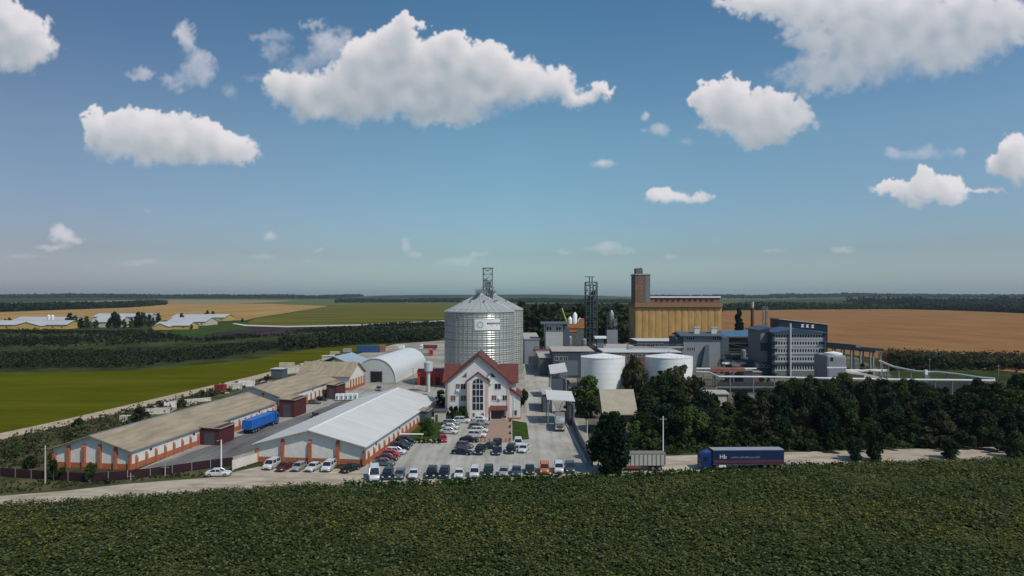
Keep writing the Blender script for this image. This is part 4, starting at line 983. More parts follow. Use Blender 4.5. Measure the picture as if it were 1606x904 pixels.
b = MB(); b.box(wt*.68, wt+.06, -1.32, -1.21, zw+2.7, ztw-.3); b.build('stair_glazing', mat('grey_glazing', (.18, .19, .20), rough=.4, var=.2, scale=.8), tw)
for z in range(6): window(tw, wt*.33, zw+5+z*4, 1.3, 1.5, -1.2, 2)
# ================================================================ GREY PROCESS BUILDINGS
def clad_building(name, label, px0, px1, d, ytop, depth, wall=grey_clad, side=slate, roofm=slate, ov=.8, wins=(), pitch=1.2, rz=0, ybase=None, cat='building'):
    x0, x1 = xat(px0, d), xat(px1, d); W = x1-x0; H = hz(d, ytop)
    t = thing(name, label, cat, (x0, d, .1), rz)
    b = MB(); b.box(0, W, 0, depth, 0, H-.01); b.build('wall', wall, t)
    b = MB(); b.box(-.05, .35, -.05, .3, 0, H-.02); b.box(W-.35, W+.05, -.05, .3, 0, H-.02); b.build('corner_trim', side, t)
    b = MB(); b.prism([(-ov, H), (depth/2, H+pitch), (depth+ov, H), (depth+ov, H-.3), (-ov, H-.3)], 'x', -ov, W+ov); b.build('roof', roofm, t)
    for (px, py, w, h, n) in wins:
        for i in range(n): window(t, xat(px, d)-x0+(i-(n-1)/2)*(w+.35), hz(d, py), w, h, 0, 1)
    return t, W, H
t, W, H = clad_building('process_building', 'grey clad block with dark flat roof and louvred vents right of the silos', 855, 884, 350, 508, 14, wall=mat('pale_clad', (.42, .43, .40), rough=.6, var=.08, wave=('X', 1.2, .2)), ov=2.2, pitch=.8, wins=[(861, 516, 1.0, 1.8, 2), (876, 516, 1.0, 1.8, 2)])
b = MB(); b.box(W+.02, W+3.2, .3, 12, 0, H-2); b.build('side_tower', slate, t)
t, W, H = clad_building('process_building', 'grey clad block with slate roof and two rooftop ducts before the yellow elevator', 1071, 1131, 338, 527, 16, ov=1.6, pitch=1.6, wins=[(1083, 531, .7, 1.6, 4), (1124, 531, .7, 1.6, 4), (1084, 548, .7, 1.6, 4)])
for px in (1096, 1123):
    b = MB(); b.box(-1.3, 1.3, -.8, .8, 0, 3.2); b.box(-1.6, 1.6, -1.1, 1.1, 3.2, 3.5); b.build('roof_duct', white_roof, t, (xat(px, 338)-xat(1071, 338), 4, H+.6))
b = MB(); b.prism([(xat(1098, 338)-xat(1071, 338), .02), (xat(1110, 338)-xat(1071, 338), .02), (xat(1110, 338)-xat(1071, 338), H*.72), (xat(1104, 338)-xat(1071, 338), H*.66)], 'y', -2.5, -.02); b.build('stair_tower', mat('blue_grey_panel', (.12, .145, .17), var=.1), t)
b = MB(); b.box(W+.06, W+4.0, .5, 15, 0, H-1.0); b.build('side_wing', slate, t)
b = MB(); b.box(-3.4, -.06, .5, 15, 0, H-.8); b.build('side_wing', slate, t)
# blue roofed low building
t, W, H = clad_building('workshop', 'low red brown building under a light blue roof beside the poplar', 1137, 1186, 372, 529, 14, wall=mat('red_brown_wall', (.15, .10, .09), var=.3, scale=.6), roofm=mat('light_blue_roof', (.07, .155, .25), rough=.45, var=.1), ov=.8, pitch=3.2, wins=[(1160, 545, 1.5, 1.4, 3)])
b = MB(); rg0 = random.Random(2)
for k in range(4): b.box(1, W-1, -3.2, -.4, 3.2+k*3.1, 3.5+k*3.1)
b.build('platform', dark_steel, t)
lattice(MB(), .8, W-.8, -3.1, -.5, 0, 13, 3.1, .14, .09).build('frame', dark_steel, t)
# chimney and mast
y_ = 352.
t = thing('chimney', 'slim rust brown steel chimney with pale top beside the blue grey block', 'chimney', (xat(1180, y_), y_, .1), 0)
zt = hz(y_, 474)
b = MB(); b.tube((0, 0, 0), (0, 0, zt-3), .95, .8, n=20); b.build('stack', mat('rust_steel', (.14, .05, .035), rough=.7, var=.25, scale=.6), t, smooth=True)
b = MB(); b.tube((0, 0, zt-3), (0, 0, zt), .78, .72, n=20); b.build('stack_top', mat('pale_steel', (.42, .40, .36), var=.1), t, smooth=True)
t = thing('lattice_mast', 'pale lattice mast rising behind the chimney against the wheat', 'mast', (xat(1200, 375), 375, .1), 0)
lattice(MB(), -1.1, 1.1, -1, 1, 0, hz(375, 482), 3, .12, .08).build('frame', steel, t)
b = MB(); b.tube((.3, 0, 0), (.3, 0, hz(375, 484)), .35, n=8); b.build('pipe', steel, t)
# multi-storey block
y_ = 295.; x0 = xat(1212, y_); W = xat(1293, y_)-x0; H = hz(y_, 521)
t = thing('panel_block', 'five storey blue grey industrial block with rows of small windows and blue roof', 'building', (x0, y_, .1), 0)
teal = mat('teal_cladding', (.030, .048, .062), rough=.55, var=.12, scale=.3)
b = MB(); b.box(0, W, 0, 17, 0, H); b.build('wall', mat('block_panel', (.155, .165, .17), rough=.6, var=.10, scale=.25, wave=('X', 1.2, .2)), t)
b = MB()
b.box(-.35, .7, -.15, 17.1, 0, H-.01); b.box(W-.7, W+.5, -.15, .5, 0, H-.01)
b.box(.72, W-.72, -.12, 0, 4.6, 6.0); b.build('dark_trim', teal, t)
b = MB(); b.prism([(-1.0, H-.4), (W*.46, H+1.5), (W+1.0, H-.4), (W+1.0, H-.7), (-1.0, H-.7)], 'y', -1.0, 18.0); b.build('roof', blue_roof, t)
fl = [hz(y_, p) for p in (528, 539, 550.5, 563.5, 577.5)]
strip = MB(); strip.box(-.42, .42, -.07, .02, -.55, .55); fr = MB()
fr.box(-.55, .55, -.12, -.075, .65, .78); fr.box(-.55, .55, -.12, -.075, -.78, -.65); fr.box(-.55, -.42, -.12, -.075, -.65, .65); fr.box(.42, .55, -.12, -.075, -.65, .65)
ms_, mf_ = strip.mesh('window', glass), fr.mesh('frame', gl_frame)
for z in fl:
    for i in range(18):
        x = 1.5+i*(W-2.6)/17.
        if 6.6 < x < 8.0: continue
        o = inst('window', ms_, t, (x, 0, z)); inst('frame', mf_, o)
b = MB()
for z in fl: b.box(.75, W-.75, -.09, 0, z-1.35, z-.95); b.box(.75, W-.75, -.09, 0, z+.95, z+1.2)
b.build('window_band', mat('pale_band', (.50, .51, .50), var=.08), t)
b = MB(); b.tube((7.3, -.7, 0), (7.3, -.7, H+3.6), .45, n=12); b.build('riser_pipe', mat('pale_pipe', (.50, .51, .50), rough=.5, var=.05), t, smooth=True)
b = MB()
for z in fl: b.box(.2, 2.0, -1.3, -.14, z-2.4, z-2.1); b.box(W-2.0, W+.4, -1.3, -.14, z-2.4, z-2.1)
b.build('balcony', dark_steel, t)
# left wing
xw = xat(1186, 312)
t = thing('block_wing', 'lower grey wing with blue roof and dark base left of the five storey block', 'building', (xat(1193, 300), 300, .1), 0)
b = MB(); b.box(0, 4.6, 0, 16, 6, hz(300, 517)); b.build('wall', mat('wing_panel', (.20, .20, .20), var=.1), t)
b = MB(); b.box(-3.2, 4.55, -1.5, 15, 0, 6); b.box(-.1, 4.62, -.1, .2, 11, 14.5); b.build('base_wall', teal, t)
b = MB(); b.prism([(-1.2, hz(300, 518)), (4.8, hz(300, 513.5)), (4.8, hz(300, 515)), (-1.2, hz(300, 519.5))], 'y', -1, 17); b.build('roof', blue_roof, t)
for i in range(4): window(t, -1.6+i*1.7, 4.3, 1.0, 1.1, -1.5, 1)
# dark hall behind with sign letters
y_ = 345.; x0 = xat(1222, y_); x1 = xat(1298, y_); za, zb = hz(y_, 501.5), hz(y_, 510)
t = thing('dark_hall', 'dark navy hall with sloping top edge and small white letters behind the five storey block', 'hall', (x0, y_, .1), 0)
b = MB(); b.prism([(0, 0), (x1-x0, 0), (x1-x0, zb), (0, za)], 'y', 0, 12); b.build('wall', mat('navy_sheet', (.012, .02, .04), rough=.5, var=.15, scale=.4), t)
b = MB(); b.prism([(-.2, za), (x1-x0+.2, zb), (x1-x0+.2, zb+.45), (-.2, za+.45)], 'y', -.4, 12.4); b.build('top_edge', mat('pale_edge', (.40, .37, .33), var=.1), t)
def text_mesh(s, size, ext, m, parent, loc, rot=(R(90), 0, 0), name='lettering', sx=1.0):
    cu = bpy.data.curves.new(name, 'FONT'); cu.body = s; cu.size = size; cu.extrude = ext; cu.align_x = 'CENTER'; cu.align_y = 'CENTER'; cu.resolution_u = 3
    to = bpy.data.objects.new(name+'_curve', cu); COL.objects.link(to)
    dg = bpy.context.evaluated_depsgraph_get(); me = bpy.data.meshes.new_from_object(to.evaluated_get(dg))
    bpy.data.objects.remove(to); me.materials.clear(); me.materials.append(m); me.name = name
    o = inst(name, me, parent, loc); o.rotation_euler = rot; o.scale = (sx, 1, 1); return o
lett = mat('letter_white', (.74, .76, .78), rough=.5, var=0)
# the three pale illegible blocks of lettering
b = MB()
for px in (1258.5, 1266.2, 1274.3):
    x = xat(px, y_)-x0; z = hz(y_, 511.5+(px-1258)*.06)
    b.box(x-.75, x+.75, -.12, -.02, z-.75, z-.35); b.box(x-.35, x+.35, -.12, -.02, z-.34, z+.35); b.box(x-.75, x-.4, -.12, -.02, z+.36, z+.75); b.box(x-.3, x+.75, -.12, -.02, z+.36, z+.8)
b.build('sign_lettering', lett, t)
# round pale building right of the block
y_ = 272.; cxx = xat(1307, y_)
t = thing('round_tank_house', 'squat pale grey rounded building with small white dome right of the five storey block', 'building', (cxx, y_, .1), 0)
b = MB(); b.box(-3.9, 3.8, -3, 9, 0, hz(y_, 557)); b.build('wall', mat('lilac_grey', (.25, .26, .285), rough=.6, var=.12, scale=.3, wave=('Z', .8, .25)), t, bevel=.8)
b = MB(); b.lathe([(3.3, hz(y_, 557.2)), (3.3, hz(y_, 554.5)), (.2, hz(y_, 552))], 28); b.build('dome', white_paint, t, (.4, 1, 0), smooth=True)
b = MB(); b.box(-2.6, -1.5, -3.08, -3.0, hz(y_, 566), hz(y_, 560)); b.build('window', glass, t)
b = MB(); b.box(-3.95, 3.85, -3.1, -3.02, hz(y_, 577), hz(y_, 575)); b.build('band', white_paint, t)
# trestle with conveyor to the right
t = thing('conveyor_trestle', 'raised covered conveyor on tall pale columns right of the five storey block', 'conveyor', (0, 0, .1), 0)
A = Vector((xat(1297, 330), 330, hz(330, 552))); B = Vector((xat(1380, 300), 300, hz(300, 566)))
A.z = B.z = 10.2
b = MB(); d = (B-A); d.z = 0; L = d.length; ang = math.atan2(d.y, d.x)
deck = MB(); deck.box(0, L, -2.4, 2.4, 0, .5); deck.box(0, L, -2.4, -2.2, .5, 1.6); deck.box(0, L, 2.2, 2.4, .5, 1.6); deck.box(0, L*.62, -1.5, 1.5, .5, 2.6); deck.build('deck', mat('trestle_deck', (.14, .135, .13), var=.2), t, (A.x, A.y, A.z), ang)
for k in range(6):
    f = (k+.3)/5.6; q = A+d*f
    c = MB()
    for s in (-2, 2): c.box(-.28, .28, s-.28, s+.28, 0, A.z-.002)
    c.build('column', mat('pale_column', (.28, .28, .27), var=.1), t, (q.x, q.y, 0), ang)
t = thing('stair_frame', 'thin red and pale steel stair frame at the right end of the trestle', 'stair tower', (xat(1384, 296), 296, .1), 0)
lattice(MB(), -1.0, 1.0, -1.5, 1.5, 0, 11.5, 2.3, .1, .07).build('frame', mat('rust_steel', (0, 0, 0)), t)
# covered slope and pads under the trestle
t = thing('loading_ramp', 'pale concrete loading ramp below the trestle', 'ramp', (xat(1340, 285), 285, .1), 0)
b = MB(); b.prism([(-7, 0), (12, 0), (12, 1.0), (5, 2.6), (-7, 4.0)], 'y', 0, 9); b.build('slab', pale_conc, t)
b = MB(); b.prism([(-6, 1.2), (4, .8), (4, 1.9), (-6, 3.2)], 'y', -.1, -.02); b.build('opening', trim_dark, t)
# pipelines
def pipeline(label, pts, r_, m, sup=6.0, group=None):
    t = thing('pipeline', label, 'pipeline', (pts[0][0], pts[0][1], .1), 0, group); o = Vector((pts[0][0], pts[0][1], .1))
    b = MB(); q = [Vector(p)-o for p in pts]; b.path(q, r_, n=10)
    b.build('pipe', m, t, smooth=True)
    L = 0
    for a, c in zip(q[:-1], q[1:]):
        n = max(1, int((c-a).length/sup))
        for i in range(n):
            p = a.lerp(c, (i+.5)/n); s = MB(); s.box(p.x-.15, p.x+.15, p.y-.15, p.y+.15, 0, p.z-r_-.01); s.box(p.x-.15, p.x+.15, p.y-.7, p.y+.7, p.z-r_-.3, p.z-r_-.02); s.build('support', steel, t)
    return t
def pp(px, py, d): return (xat(px, d), d, hz(d, py))
pm_ = mat('insulated_pipe', (.66, .67, .66), rough=.4, metal=.2, var=.05)
pipeline('long white pipe on supports running level along the top of the dark wood', [pp(1092, 583.5, 252), pp(1112, 584.5, 250), pp(1127, 591, 245), pp(1200, 591.5, 245), pp(1290, 593.5, 243), pp(1400, 595.5, 243), pp(1560, 597, 243)], .36, pm_)
pipeline('upper white pipe passing in front of the grey slate roofed block', [pp(1092, 578.5, 275), pp(1186, 578.5, 275)], .36, pm_)
pipeline('pale curving pipe sweeping down from the trestle to the right', [pp(1379, 566, 290), pp(1388, 570, 286), pp(1400, 575, 282), pp(1420, 579.5, 276), pp(1438, 583, 270), pp(1470, 584, 264), pp(1500, 587, 258), pp(1535, 592.5, 250), pp(1560, 594.5, 246)], .42, pm_)
t = thing('pipe_platform', 'small pale platform at the right end of the long white pipe', 'platform', (xat(1553, 242), 242, .1), 0)
zz = hz(242, 601); b = MB(); b.box(-3.6, 1.8, -1.4, 1.4, zz-1.6, zz); b.build('deck', concrete, t)
b = MB(); b.box(-2.5, -2.1, -.8, -.4, 0, zz-1.61); b.box(-.3, .1, -.8, -.4, 0, zz-1.61); b.build('column', concrete, t)
t = thing('valve_house', 'small white valve box on the curving pipe', 'valve box', (xat(1452, 266), 266, .1), 0)
b = MB(); b.box(-.7, .7, -.7, .7, 0, hz(266, 588)); b.build('base', steel, t); b = MB(); b.box(-.5, .5, -.5, .5, hz(266, 588), hz(266, 581)); b.build('hood', white_paint, t)
# dark ribbed wall under the pipe
t = thing('retaining_wall', 'long dark wall below the white pipe beside the conifers', 'wall', (xat(1126, 248), 248, .1), 0)
b = MB(); b.box(0, xat(1560, 248)-xat(1126, 248), 0, .4, 0, 3.8); b.build('panel', mat('dark_wall', (.05, .058, .068), var=.2, scale=.4), t)
b = MB(); b.box(0, 24, -.1, -.02, 1.6, 2.2); b.build('pale_rail', steel, t)
t, W, H = clad_building('low_shed', 'low beige shed half hidden among the trees below the white pipe', 1108, 1142, 205, 618, 8, wall=pale_conc, roofm=mat('beige_sheet', (.40, .36, .30), var=.1), pitch=.5, ov=.4)
pr = thing('pipe_rack', 'rusty red pipe rack on the roof level between the pipes', 'pipe rack', (xat(1138, 262), 262, .1), 0)
b = MB()
for k in range(4): b.tube((-5, k*.8, 6.0+k*.35), (8, k*.8, 6.2+k*.35), .22, n=6)
b.build('pipes', mat('rust_red_pipe', (.30, .09, .07), var=.3), pr)
for x in (-4, 1.5, 7): b = MB(); b.box(x-.15, x+.15, -.3, 2.8, 0, 5.75); b.build('support', dark_steel, pr)
# clutter of process plant between the grey block and the five storey block
rc = random.Random(21)
def vessel(label, px, d, ytop, r_, m, cone=True):
    t = thing('process_vessel', label, 'vessel', (xat(px, d), d, .1), 0); H = hz(d, ytop)
    b = MB(); b.lathe([(r_, 1.5), (r_, H-r_*.6), (r_*.6, H-.2), (.05, H)], 24); b.build('shell', m, t, smooth=True)
    b = MB(); [b.tube((r_*.8*math.cos(a), r_*.8*math.sin(a), 0), (r_*.8*math.cos(a), r_*.8*math.sin(a), 1.6), .14, n=6) for a in (0.7, 2.3, 3.9, 5.5)]; b.build('legs', dark_steel, t)
    b = MB(); b.lathe([(r_+.02, H*.55), (r_+.35, H*.55), (r_+.35, H*.55+.12), (r_+.02, H*.55+.12)], 24); b.build('catwalk', steel, t)
    return t
vessel('dark upright vessel right of the grey slate roofed block', 1143, 322, 556, 1.5, dark_steel)
vessel('second dark upright vessel, taller, beside the rust brown chimney', 1166, 330, 548, 1.2, steel)
vessel('pale upright vessel left of the chimney foot', 1174, 318, 560, 1.3, white_paint)
vessel('grey upright vessel between silos and grain dryer', 893, 380, 527, 1.6, steel)
vessel('small grey vessel at the foot of the dark lattice tower', 916, 372, 531, 1.4, steel)
def rack(label, px0, px1, d, ytop, m, n=3):
    x0, x1 = xat(px0, d), xat(px1, d); H = hz(d, ytop); t = thing('pipe_bridge', label, 'pipe bridge', (x0, d, .1), 0); W = x1-x0
    lattice(MB(), 0, W, 0, 2.4, H-2.2, H, W/max(1, int(W/3)), .1, .07).build('frame', dark_steel, t)
    b = MB(); [b.tube((-.6, .4+k*.7, H-1.6+.5*(k % 2)), (W+.6, .4+k*.7, H-1.6+.5*(k % 2)), .24, n=8) for k in range(n)]; b.build('pipes', m, t)
    for k in range(max(2, int(W/7))+1):
        x = W*k/max(2, int(W/7)); b = MB(); b.box(x-.14, x+.14, .1, .4, 0, H-2.21); b.box(x-.14, x+.14, 2.0, 2.3, 0, H-2.21); b.build('column', steel, t)
rack('low pipe bridge with pale pipes crossing before the workshop', 1136, 1192, 308, 566, pm_)
rack('higher pipe bridge with dark pipes beside the rust brown chimney', 1140, 1190, 335, 552, dark_steel)
rack('pipe bridge crossing behind the white tanks', 985, 1072, 318, 541, steel)
rack('pipe bridge between the dryer and the grey tower', 884, 950, 360, 541, dark_steel)
rack('rusty pipe bridge above the driveway end', 838, 866, 330, 545, mat('rust_red_pipe2', (.22, .08, .06), var=.3))
rack('pipe bridge right of the round building under the trestle', 1325, 1392, 292, 577, pm_)
for px, py, h, lb in ((1150, 600, 4, 'left'), (1172, 602, 5, 'middle'), (1186, 600, 4, 'right')):
    t = thing('equipment_hut', lb+'most dark equipment hut below the upper white pipe' if lb != 'middle' else 'middle dark equipment hut below the upper white pipe', 'hut', G(px, py)[:2]+(.1,) if False else (G(px, py).x, G(px, py).y, .1), 0)
    b = MB(); b.box(-2.2, 2.2, 0, 4, 0, h); b.build('wall', rc.choice([slate, dark_steel, mat('rust_wall', (.16, .09, .08), var=.25)]), t); b = MB(); b.box(-2.5, 2.5, -.3, 4.3, h+.002, h+.2); b.build('roof', concrete, t)
for px, yb, yt in ((1088, 612, 588), (1100, 608, 592), (1195, 602, 588), (1205, 604, 592), (985, 610, 570), (994, 612, 560), (1003, 606, 575), (890, 618, 596), (1340, 592, 577), (1352, 588, 570), (1362, 590, 574), (1330, 590, 575)):
    tree_px('broad', px, yb, yt, 'dark tree growing among the process buildings and pipes', group='trees among the process buildings', wide=.9)
# ================================================================ WHITE TANKS
def wtank(label, px, d, diam, ytop):
    t = thing('storage_tank', label, 'tank', (xat(px, d), d, .1), 0); r_ = diam/2; H = hz(d-r_, ytop)
    b = MB(); b.lathe([(r_, 0), (r_, H)], 72); b.build('wall', white_paint, t, smooth=True)
    b = MB(); b.lathe([(r_+.12, H-.12), (r_+.12, H+.05), (.4, H+1.25), (.01, H+1.3)], 72); ro = b.build('roof', white_paint, t)
    b = MB(); b.tube((0, 0, H+1.2), (0, 0, H+1.9), .4, n=10); b.build('vent', steel, t)
    b = MB()
    for k in range(1, 6): b.lathe([(r_, H*k/6-.03), (r_+.03, H*k/6-.03), (r_+.03, H*k/6+.03), (r_, H*k/6+.03)], 72)
    b.build('weld_seams', mat('seam', (.62, .62, .60), var=.1), t)
    b = MB()
    for i in range(30):
        a0, a1 = 2*math.pi*i/30, 2*math.pi*(i+1)/30
        P0 = (r_*math.cos(a0), r_*math.sin(a0)); P1 = (r_*math.cos(a1), r_*math.sin(a1))
        b.tube((*P0, H), (*P0, H+.9), .03, n=4); b.tube((*P0, H+.9), (*P1, H+.9), .03, n=4)
    b.build('guard_rail', steel, t)
    b = MB(); a = R(-35); c, s = math.cos(a), math.sin(a)
    for k in range(40):
        f0 = k/40.; a_ = R(-60)+f0*1.2; b.box(-.5, .5, -.15, .15, f0*H, f0*H+.06, Matrix.Translation(((r_+.5)*math.cos(a_), (r_+.5)*math.sin(a_), 0)) @ Matrix.Rotation(a_, 4, 'Z'))
    b.build('stair', steel, t)
    return t
wtank('left white storage tank standing clear of the trees beside the driveway', 945.5, 262, 16.8, 563)
wtank('right white storage tank mostly hidden behind the spruces', 1049, 268, 18.2, 563)
# low flat roofed works buildings behind the tanks
flat_roof = mat('pale_flat_roof', (.40, .37, .33), rough=.9, var=.15, scale=.2)
def flat_box(name, label, px0, px1, d, ytop, ydeck, wall, cat='building', roofm=flat_roof, wins=(), door=None):
    """ytop: row of the front roof edge, ydeck: row of the back roof edge"""
    H = hz(d, ytop); db = (CAMH-H)*KP/(ydeck-HOR); x0, x1 = xat(px0, d), xat(px1, d)
    t = thing(name, label, cat, (x0, d, .1), 0); W = x1-x0; D = max(4, min(db-d, 60))
    b = MB(); b.box(0, W, 0, D, 0, H-.3); b.build('wall', wall, t)
    b = MB(); b.box(-.4, W+.4, -.4, D+.4, H-.298, H); b.build('roof', roofm, t)
    for (px, py, w, h, n) in wins:
        for i in range(n): window(t, xat(px, d)-x0+(i-(n-1)/2)*(w+.5), hz(d, py), w, h, 0, 2)
    if door:
        px, w, h = door; b = MB(); b.box(-w/2, w/2, -.06, .02, .1, h); b.build('door', trim_dark, t, (xat(px, d)-x0, 0, 0))
    return t, W, H, D
t, W, H, D = flat_box('works_hall', 'dark walled hall with pale flat roof left of the left white tank', 867, 931, 292, 551, 544, mat('dark_blue_wall', (.05, .065, .08), var=.2), wins=[(880, 563, 1.4, 1.6, 3)], door=(893, 4, 5))
b = MB(); b.box(W*.16, W*.62, -.2, -.02, 1.0, 7.5); b.build('grey_panel', mat('blue_grey_panel', (0, 0, 0)), t)
flat_box('works_hall', 'low hall with white roof edge between the two white tanks', 948, 1068, 305, 552.5, 546.5, mat('rust_wall', (.16, .09, .08), var=.25), wins=[(1000, 558, 1.4, 1.2, 4)], roofm=white_roof)
flat_box('works_hall', 'low hall with white roof right in front of the yellow elevator', 1000, 1062, 385, 535, 531, dark_steel, wins=[(1020, 542, 2, 2, 6)], roofm=white_roof)
flat_box('works_hall', 'small pale works hall right of the round building behind the trees', 940, 1000, 350, 546, 540, slate, roofm=flat_roof)
flat_box('shed', 'grey low shed at the foot of the rear silo', 823, 846, 352, 532, 522, grey_clad, cat='shed', door=(835, 4, 4))
flat_box('shed', 'dark shed below the grey clad block beside the driveway', 846, 868, 300, 561, 548, slate, cat='shed')
t = thing('cooling_post', 'small dark turret with a flat pale cap behind the left white tank', 'turret', (xat(941, 330), 330, .1), 0)
b = MB(); b.box(-1.6, 1.6, -1.6, 1.6, 0, hz(330, 531)); b.build('shaft', mat('blue_grey_panel', (0, 0, 0)), t)
b = MB(); b.box(-2.8, 2.8, -2.8, 2.8, hz(330, 531)+.002, hz(330, 528)); b.build('cap', white_paint, t)
# driveway buildings with slanted white roofs
def lean_roof(label, px0, px1, d, yf, depth, rise, h_wall, wall=None, posts=True, slope=0.0, name='canopy', cat='canopy', rz=0):
    H = hz(d, yf); x0, x1 = xat(px0, d), xat(px1, d); W = x1-x0
    t = thing(name, label, cat, (x0, d, .1), rz)
    b = MB()
    pts = [(0, 0, H), (W, 0, H-slope), (W, depth, H-slope+rise), (0, depth, H+rise)]
    b.face(pts); b.face([(x, y, z+.18) for x, y, z in pts])
    for i in range(4):
        a, c = pts[i], pts[(i+1) % 4]; b.face([a, c, (c[0], c[1], c[2]+.18), (a[0], a[1], a[2]+.18)])
    b.build('roof', white_roof, t)
    for (x, y, z) in pts:
        q = MB(); xx = min(max(x, .3), W-.3); yy = min(max(y, .3), depth-.3); q.box(xx-.14, xx+.14, yy-.14, yy+.14, 0, z-.25 if True else 0); q.build('post', steel, t)
    return t, W, H
t, W, H = lean_roof('white sloping canopy over the lorry weighbridge on the driveway', 858, 902, 184, 628, 11, 1.1, 0, slope=.5)
b = MB(); b.box(W-1.5, W-.4, .6, 9, 0, H-1.5); b.build('booth', slate, t)
b = MB(); b.tube((1.8, .5, .1), (4.2, .5, H-.6), .12, n=6); b.tube((4.2, .5, .1), (1.8, .5, H-.6), .12, n=6); b.build('brace', steel, t)
t, W, H = lean_roof('farther white sloping canopy over a dark gate house by the driveway', 863, 890, 232, 588, 12, 1.8, 0, slope=-.9)
b = MB(); b.box(.6, W-.5, 1, 10, 0, H-1.6); b.build('wall', slate, t)
b = MB(); b.box(1.2, W-1.4, .92, 1.0, 1.0, 2.8); b.build('window', glass, t)
flat_box('gate_house', 'small dark gate house left of the weighbridge canopy', 852, 866, 205, 618, 608, slate, cat='gate house', wins=[(859, 630, 1.0, 1.0, 1)])
# beige roof among trees
y_ = 172.; x0, x1 = xat(949, y_), xat(997, y_)
t = thing('beige_barn', 'steep beige corrugated roof of a small barn among the trees near the gate', 'barn', (x0, y_, .1), 0); W = x1-x0
b = MB(); b.prism([(0, 0), (9, 0), (9, 4.6), (4.5, 8.6), (0, 4.6)], 'x', 0, W); b.build('wall', mat('beige_wall', (.26, .22, .17), var=.2), t)
b = MB(); b.prism([(-1.0, hz(y_, 651)), (5.5, hz(y_+5.5, 612.5)), (5.5, hz(y_+5.5, 612.5)+.2), (-1.0, hz(y_, 651)+.2)], 'x', -.8, W+.4)
b.prism([(5.5, hz(y_+5.5, 612.5)), (11, 4.4), (11, 4.6), (5.5, hz(y_+5.5, 612.5)+.2)], 'x', -.8, W+.4); b.build('roof', mat('beige_roof', (.36, .315, .24), var=.12, scale=.4, wave=('X', 1.0, .6)), t)
# ================================================================ WATER TOWER, RED SHED, YARD CLUTTER
y_ = 250.
t = thing('water_tower', 'slim white water tower with drum tank rising by the pale roofed barn', 'water tower', (xat(672, y_), y_, .1), 0)
b = MB(); b.tube((0, 0, 0), (0, 0, hz(y_, 585)), .62, n=20); b.build('column', mat('tower_paint', (.50, .50, .48), var=.15), t, smooth=True)
b = MB(); b.lathe([(.6, hz(y_, 585)), (1.55, hz(y_, 582)), (1.6, hz(y_, 569)), (.1, hz(y_, 566.5))], 28); b.build('tank', mat('tower_tank', (.44, .46, .46), var=.15), t, smooth=True)
b = MB(); b.tube((-.75, -.3, .2), (-.75, -.3, hz(y_, 569)), .05, n=4); b.build('ladder', steel, t)
t = thing('red_shed', 'bright red long shed roof behind the water tower', 'shed', (xat(655, 268), 268, .1), 0)
W = xat(716, 268)-xat(655, 268)
b = MB(); b.box(0, W, 0, 8, 0, 4.4); b.build('wall', red_paint, t)
b = MB(); b.prism([(-.5, 4.42), (4, 5.9), (8.5, 4.42), (8.5, 4.6), (4, 6.1), (-.5, 4.6)], 'x', -.4, W+.4); b.build('roof', red_paint, t)
b = MB()
for i in range(5): b.box(1+i*3, 2.8+i*3, -.06, .0, .1, 3.2)
b.build('door', maroon, t)
# liquid totes in the yard
for i in range(5):
    p = G(529.5+i*7.2, 629-i*.2); t = thing('liquid_tote', ('leftmost', 'second', 'middle', 'fourth', 'rightmost')[i]+' white caged liquid tote in the row behind the pale roofed barn', 'tote', (p.x, p.y, .1), -AX, 'white liquid totes in the yard')
    b = MB(); b.box(-.62, .62, -.6, .6, .2, 2.3); b.build('tank', white_paint, t, bevel=.12)
    b = MB(); b.box(-.3, .3, -.66, -.61, .5, 1.6); b.build('label_panel', mat('tote_blue', (.15, .25, .33), var=0), t)
    b = MB(); b.box(-.68, .68, -.66, .66, 0, .18); b.build('pallet', bark, t)
# maroon fence, white wall
def fence(name, label, pts, h, m, cat='fence', postm=steel, gap=3.0):
    t = thing(name, label, cat, (pts[0][0], pts[0][1], .1), 0); o = Vector((pts[0][0], pts[0][1], 0))
    b = MB(); ps = MB(); q = [Vector((x, y, 0))-o for x, y in pts]
    for a, c in zip(q[:-1], q[1:]):
        d = c-a; L = d.length; M = Matrix.Translation(a) @ Matrix.Rotation(math.atan2(d.y, d.x), 4, 'Z')
        b.box(0, L, -.06, .06, .12, h, M)
        n = max(1, int(L/gap))
        for i in range(n): ps.box(L*i/n-.07, L*i/n+.07, -.16, -.062, 0, h+.08, M)
    b.build('panel', m, t); ps.build('posts', postm, t); return t
fp = [(px, py) for px, py in ((-60, 744), (0, 748), (75, 753.5), (140, 757), (200, 753), (270, 744), (330, 735), (365, 730.5))]
fence('sheet_fence', 'long dark maroon sheet fence running along the dirt road', [G(x, y)[:2] for x, y in fp], 1.65, fence_dark)
fence('concrete_wall', 'short white concrete panel wall between maroon fence and pale roofed barn', [G(364, 739)[:2], G(404, 726)[:2]], 2.0, mat('white_panel', (.60, .56, .50), var=.12), cat='wall', postm=white_wall)
fence('sheet_fence', 'dark slatted fence along the right side of the driveway', [G(929, 734)[:2], G(911, 700)[:2], G(897, 668)[:2], G(888, 645)[:2]], 2.4, slate)
t = thing('parking_kerb', 'pale kerb running along the right edge of the driveway', 'kerb', (0, 0, .1), 0)
b = MB(); P = [G(920, 727), G(906, 700), G(890, 670), G(880, 650)]
for a, c in zip(P[:-1], P[1:]):
    d = c-a; L = d.length; M = Matrix.Translation((a.x, a.y, 0)) @ Matrix.Rotation(math.atan2(d.y, d.x), 4, 'Z'); b.box(0, L-.01, -.15, .15, 0, .35, M)
b.build('kerb_stone', pale_conc, t)
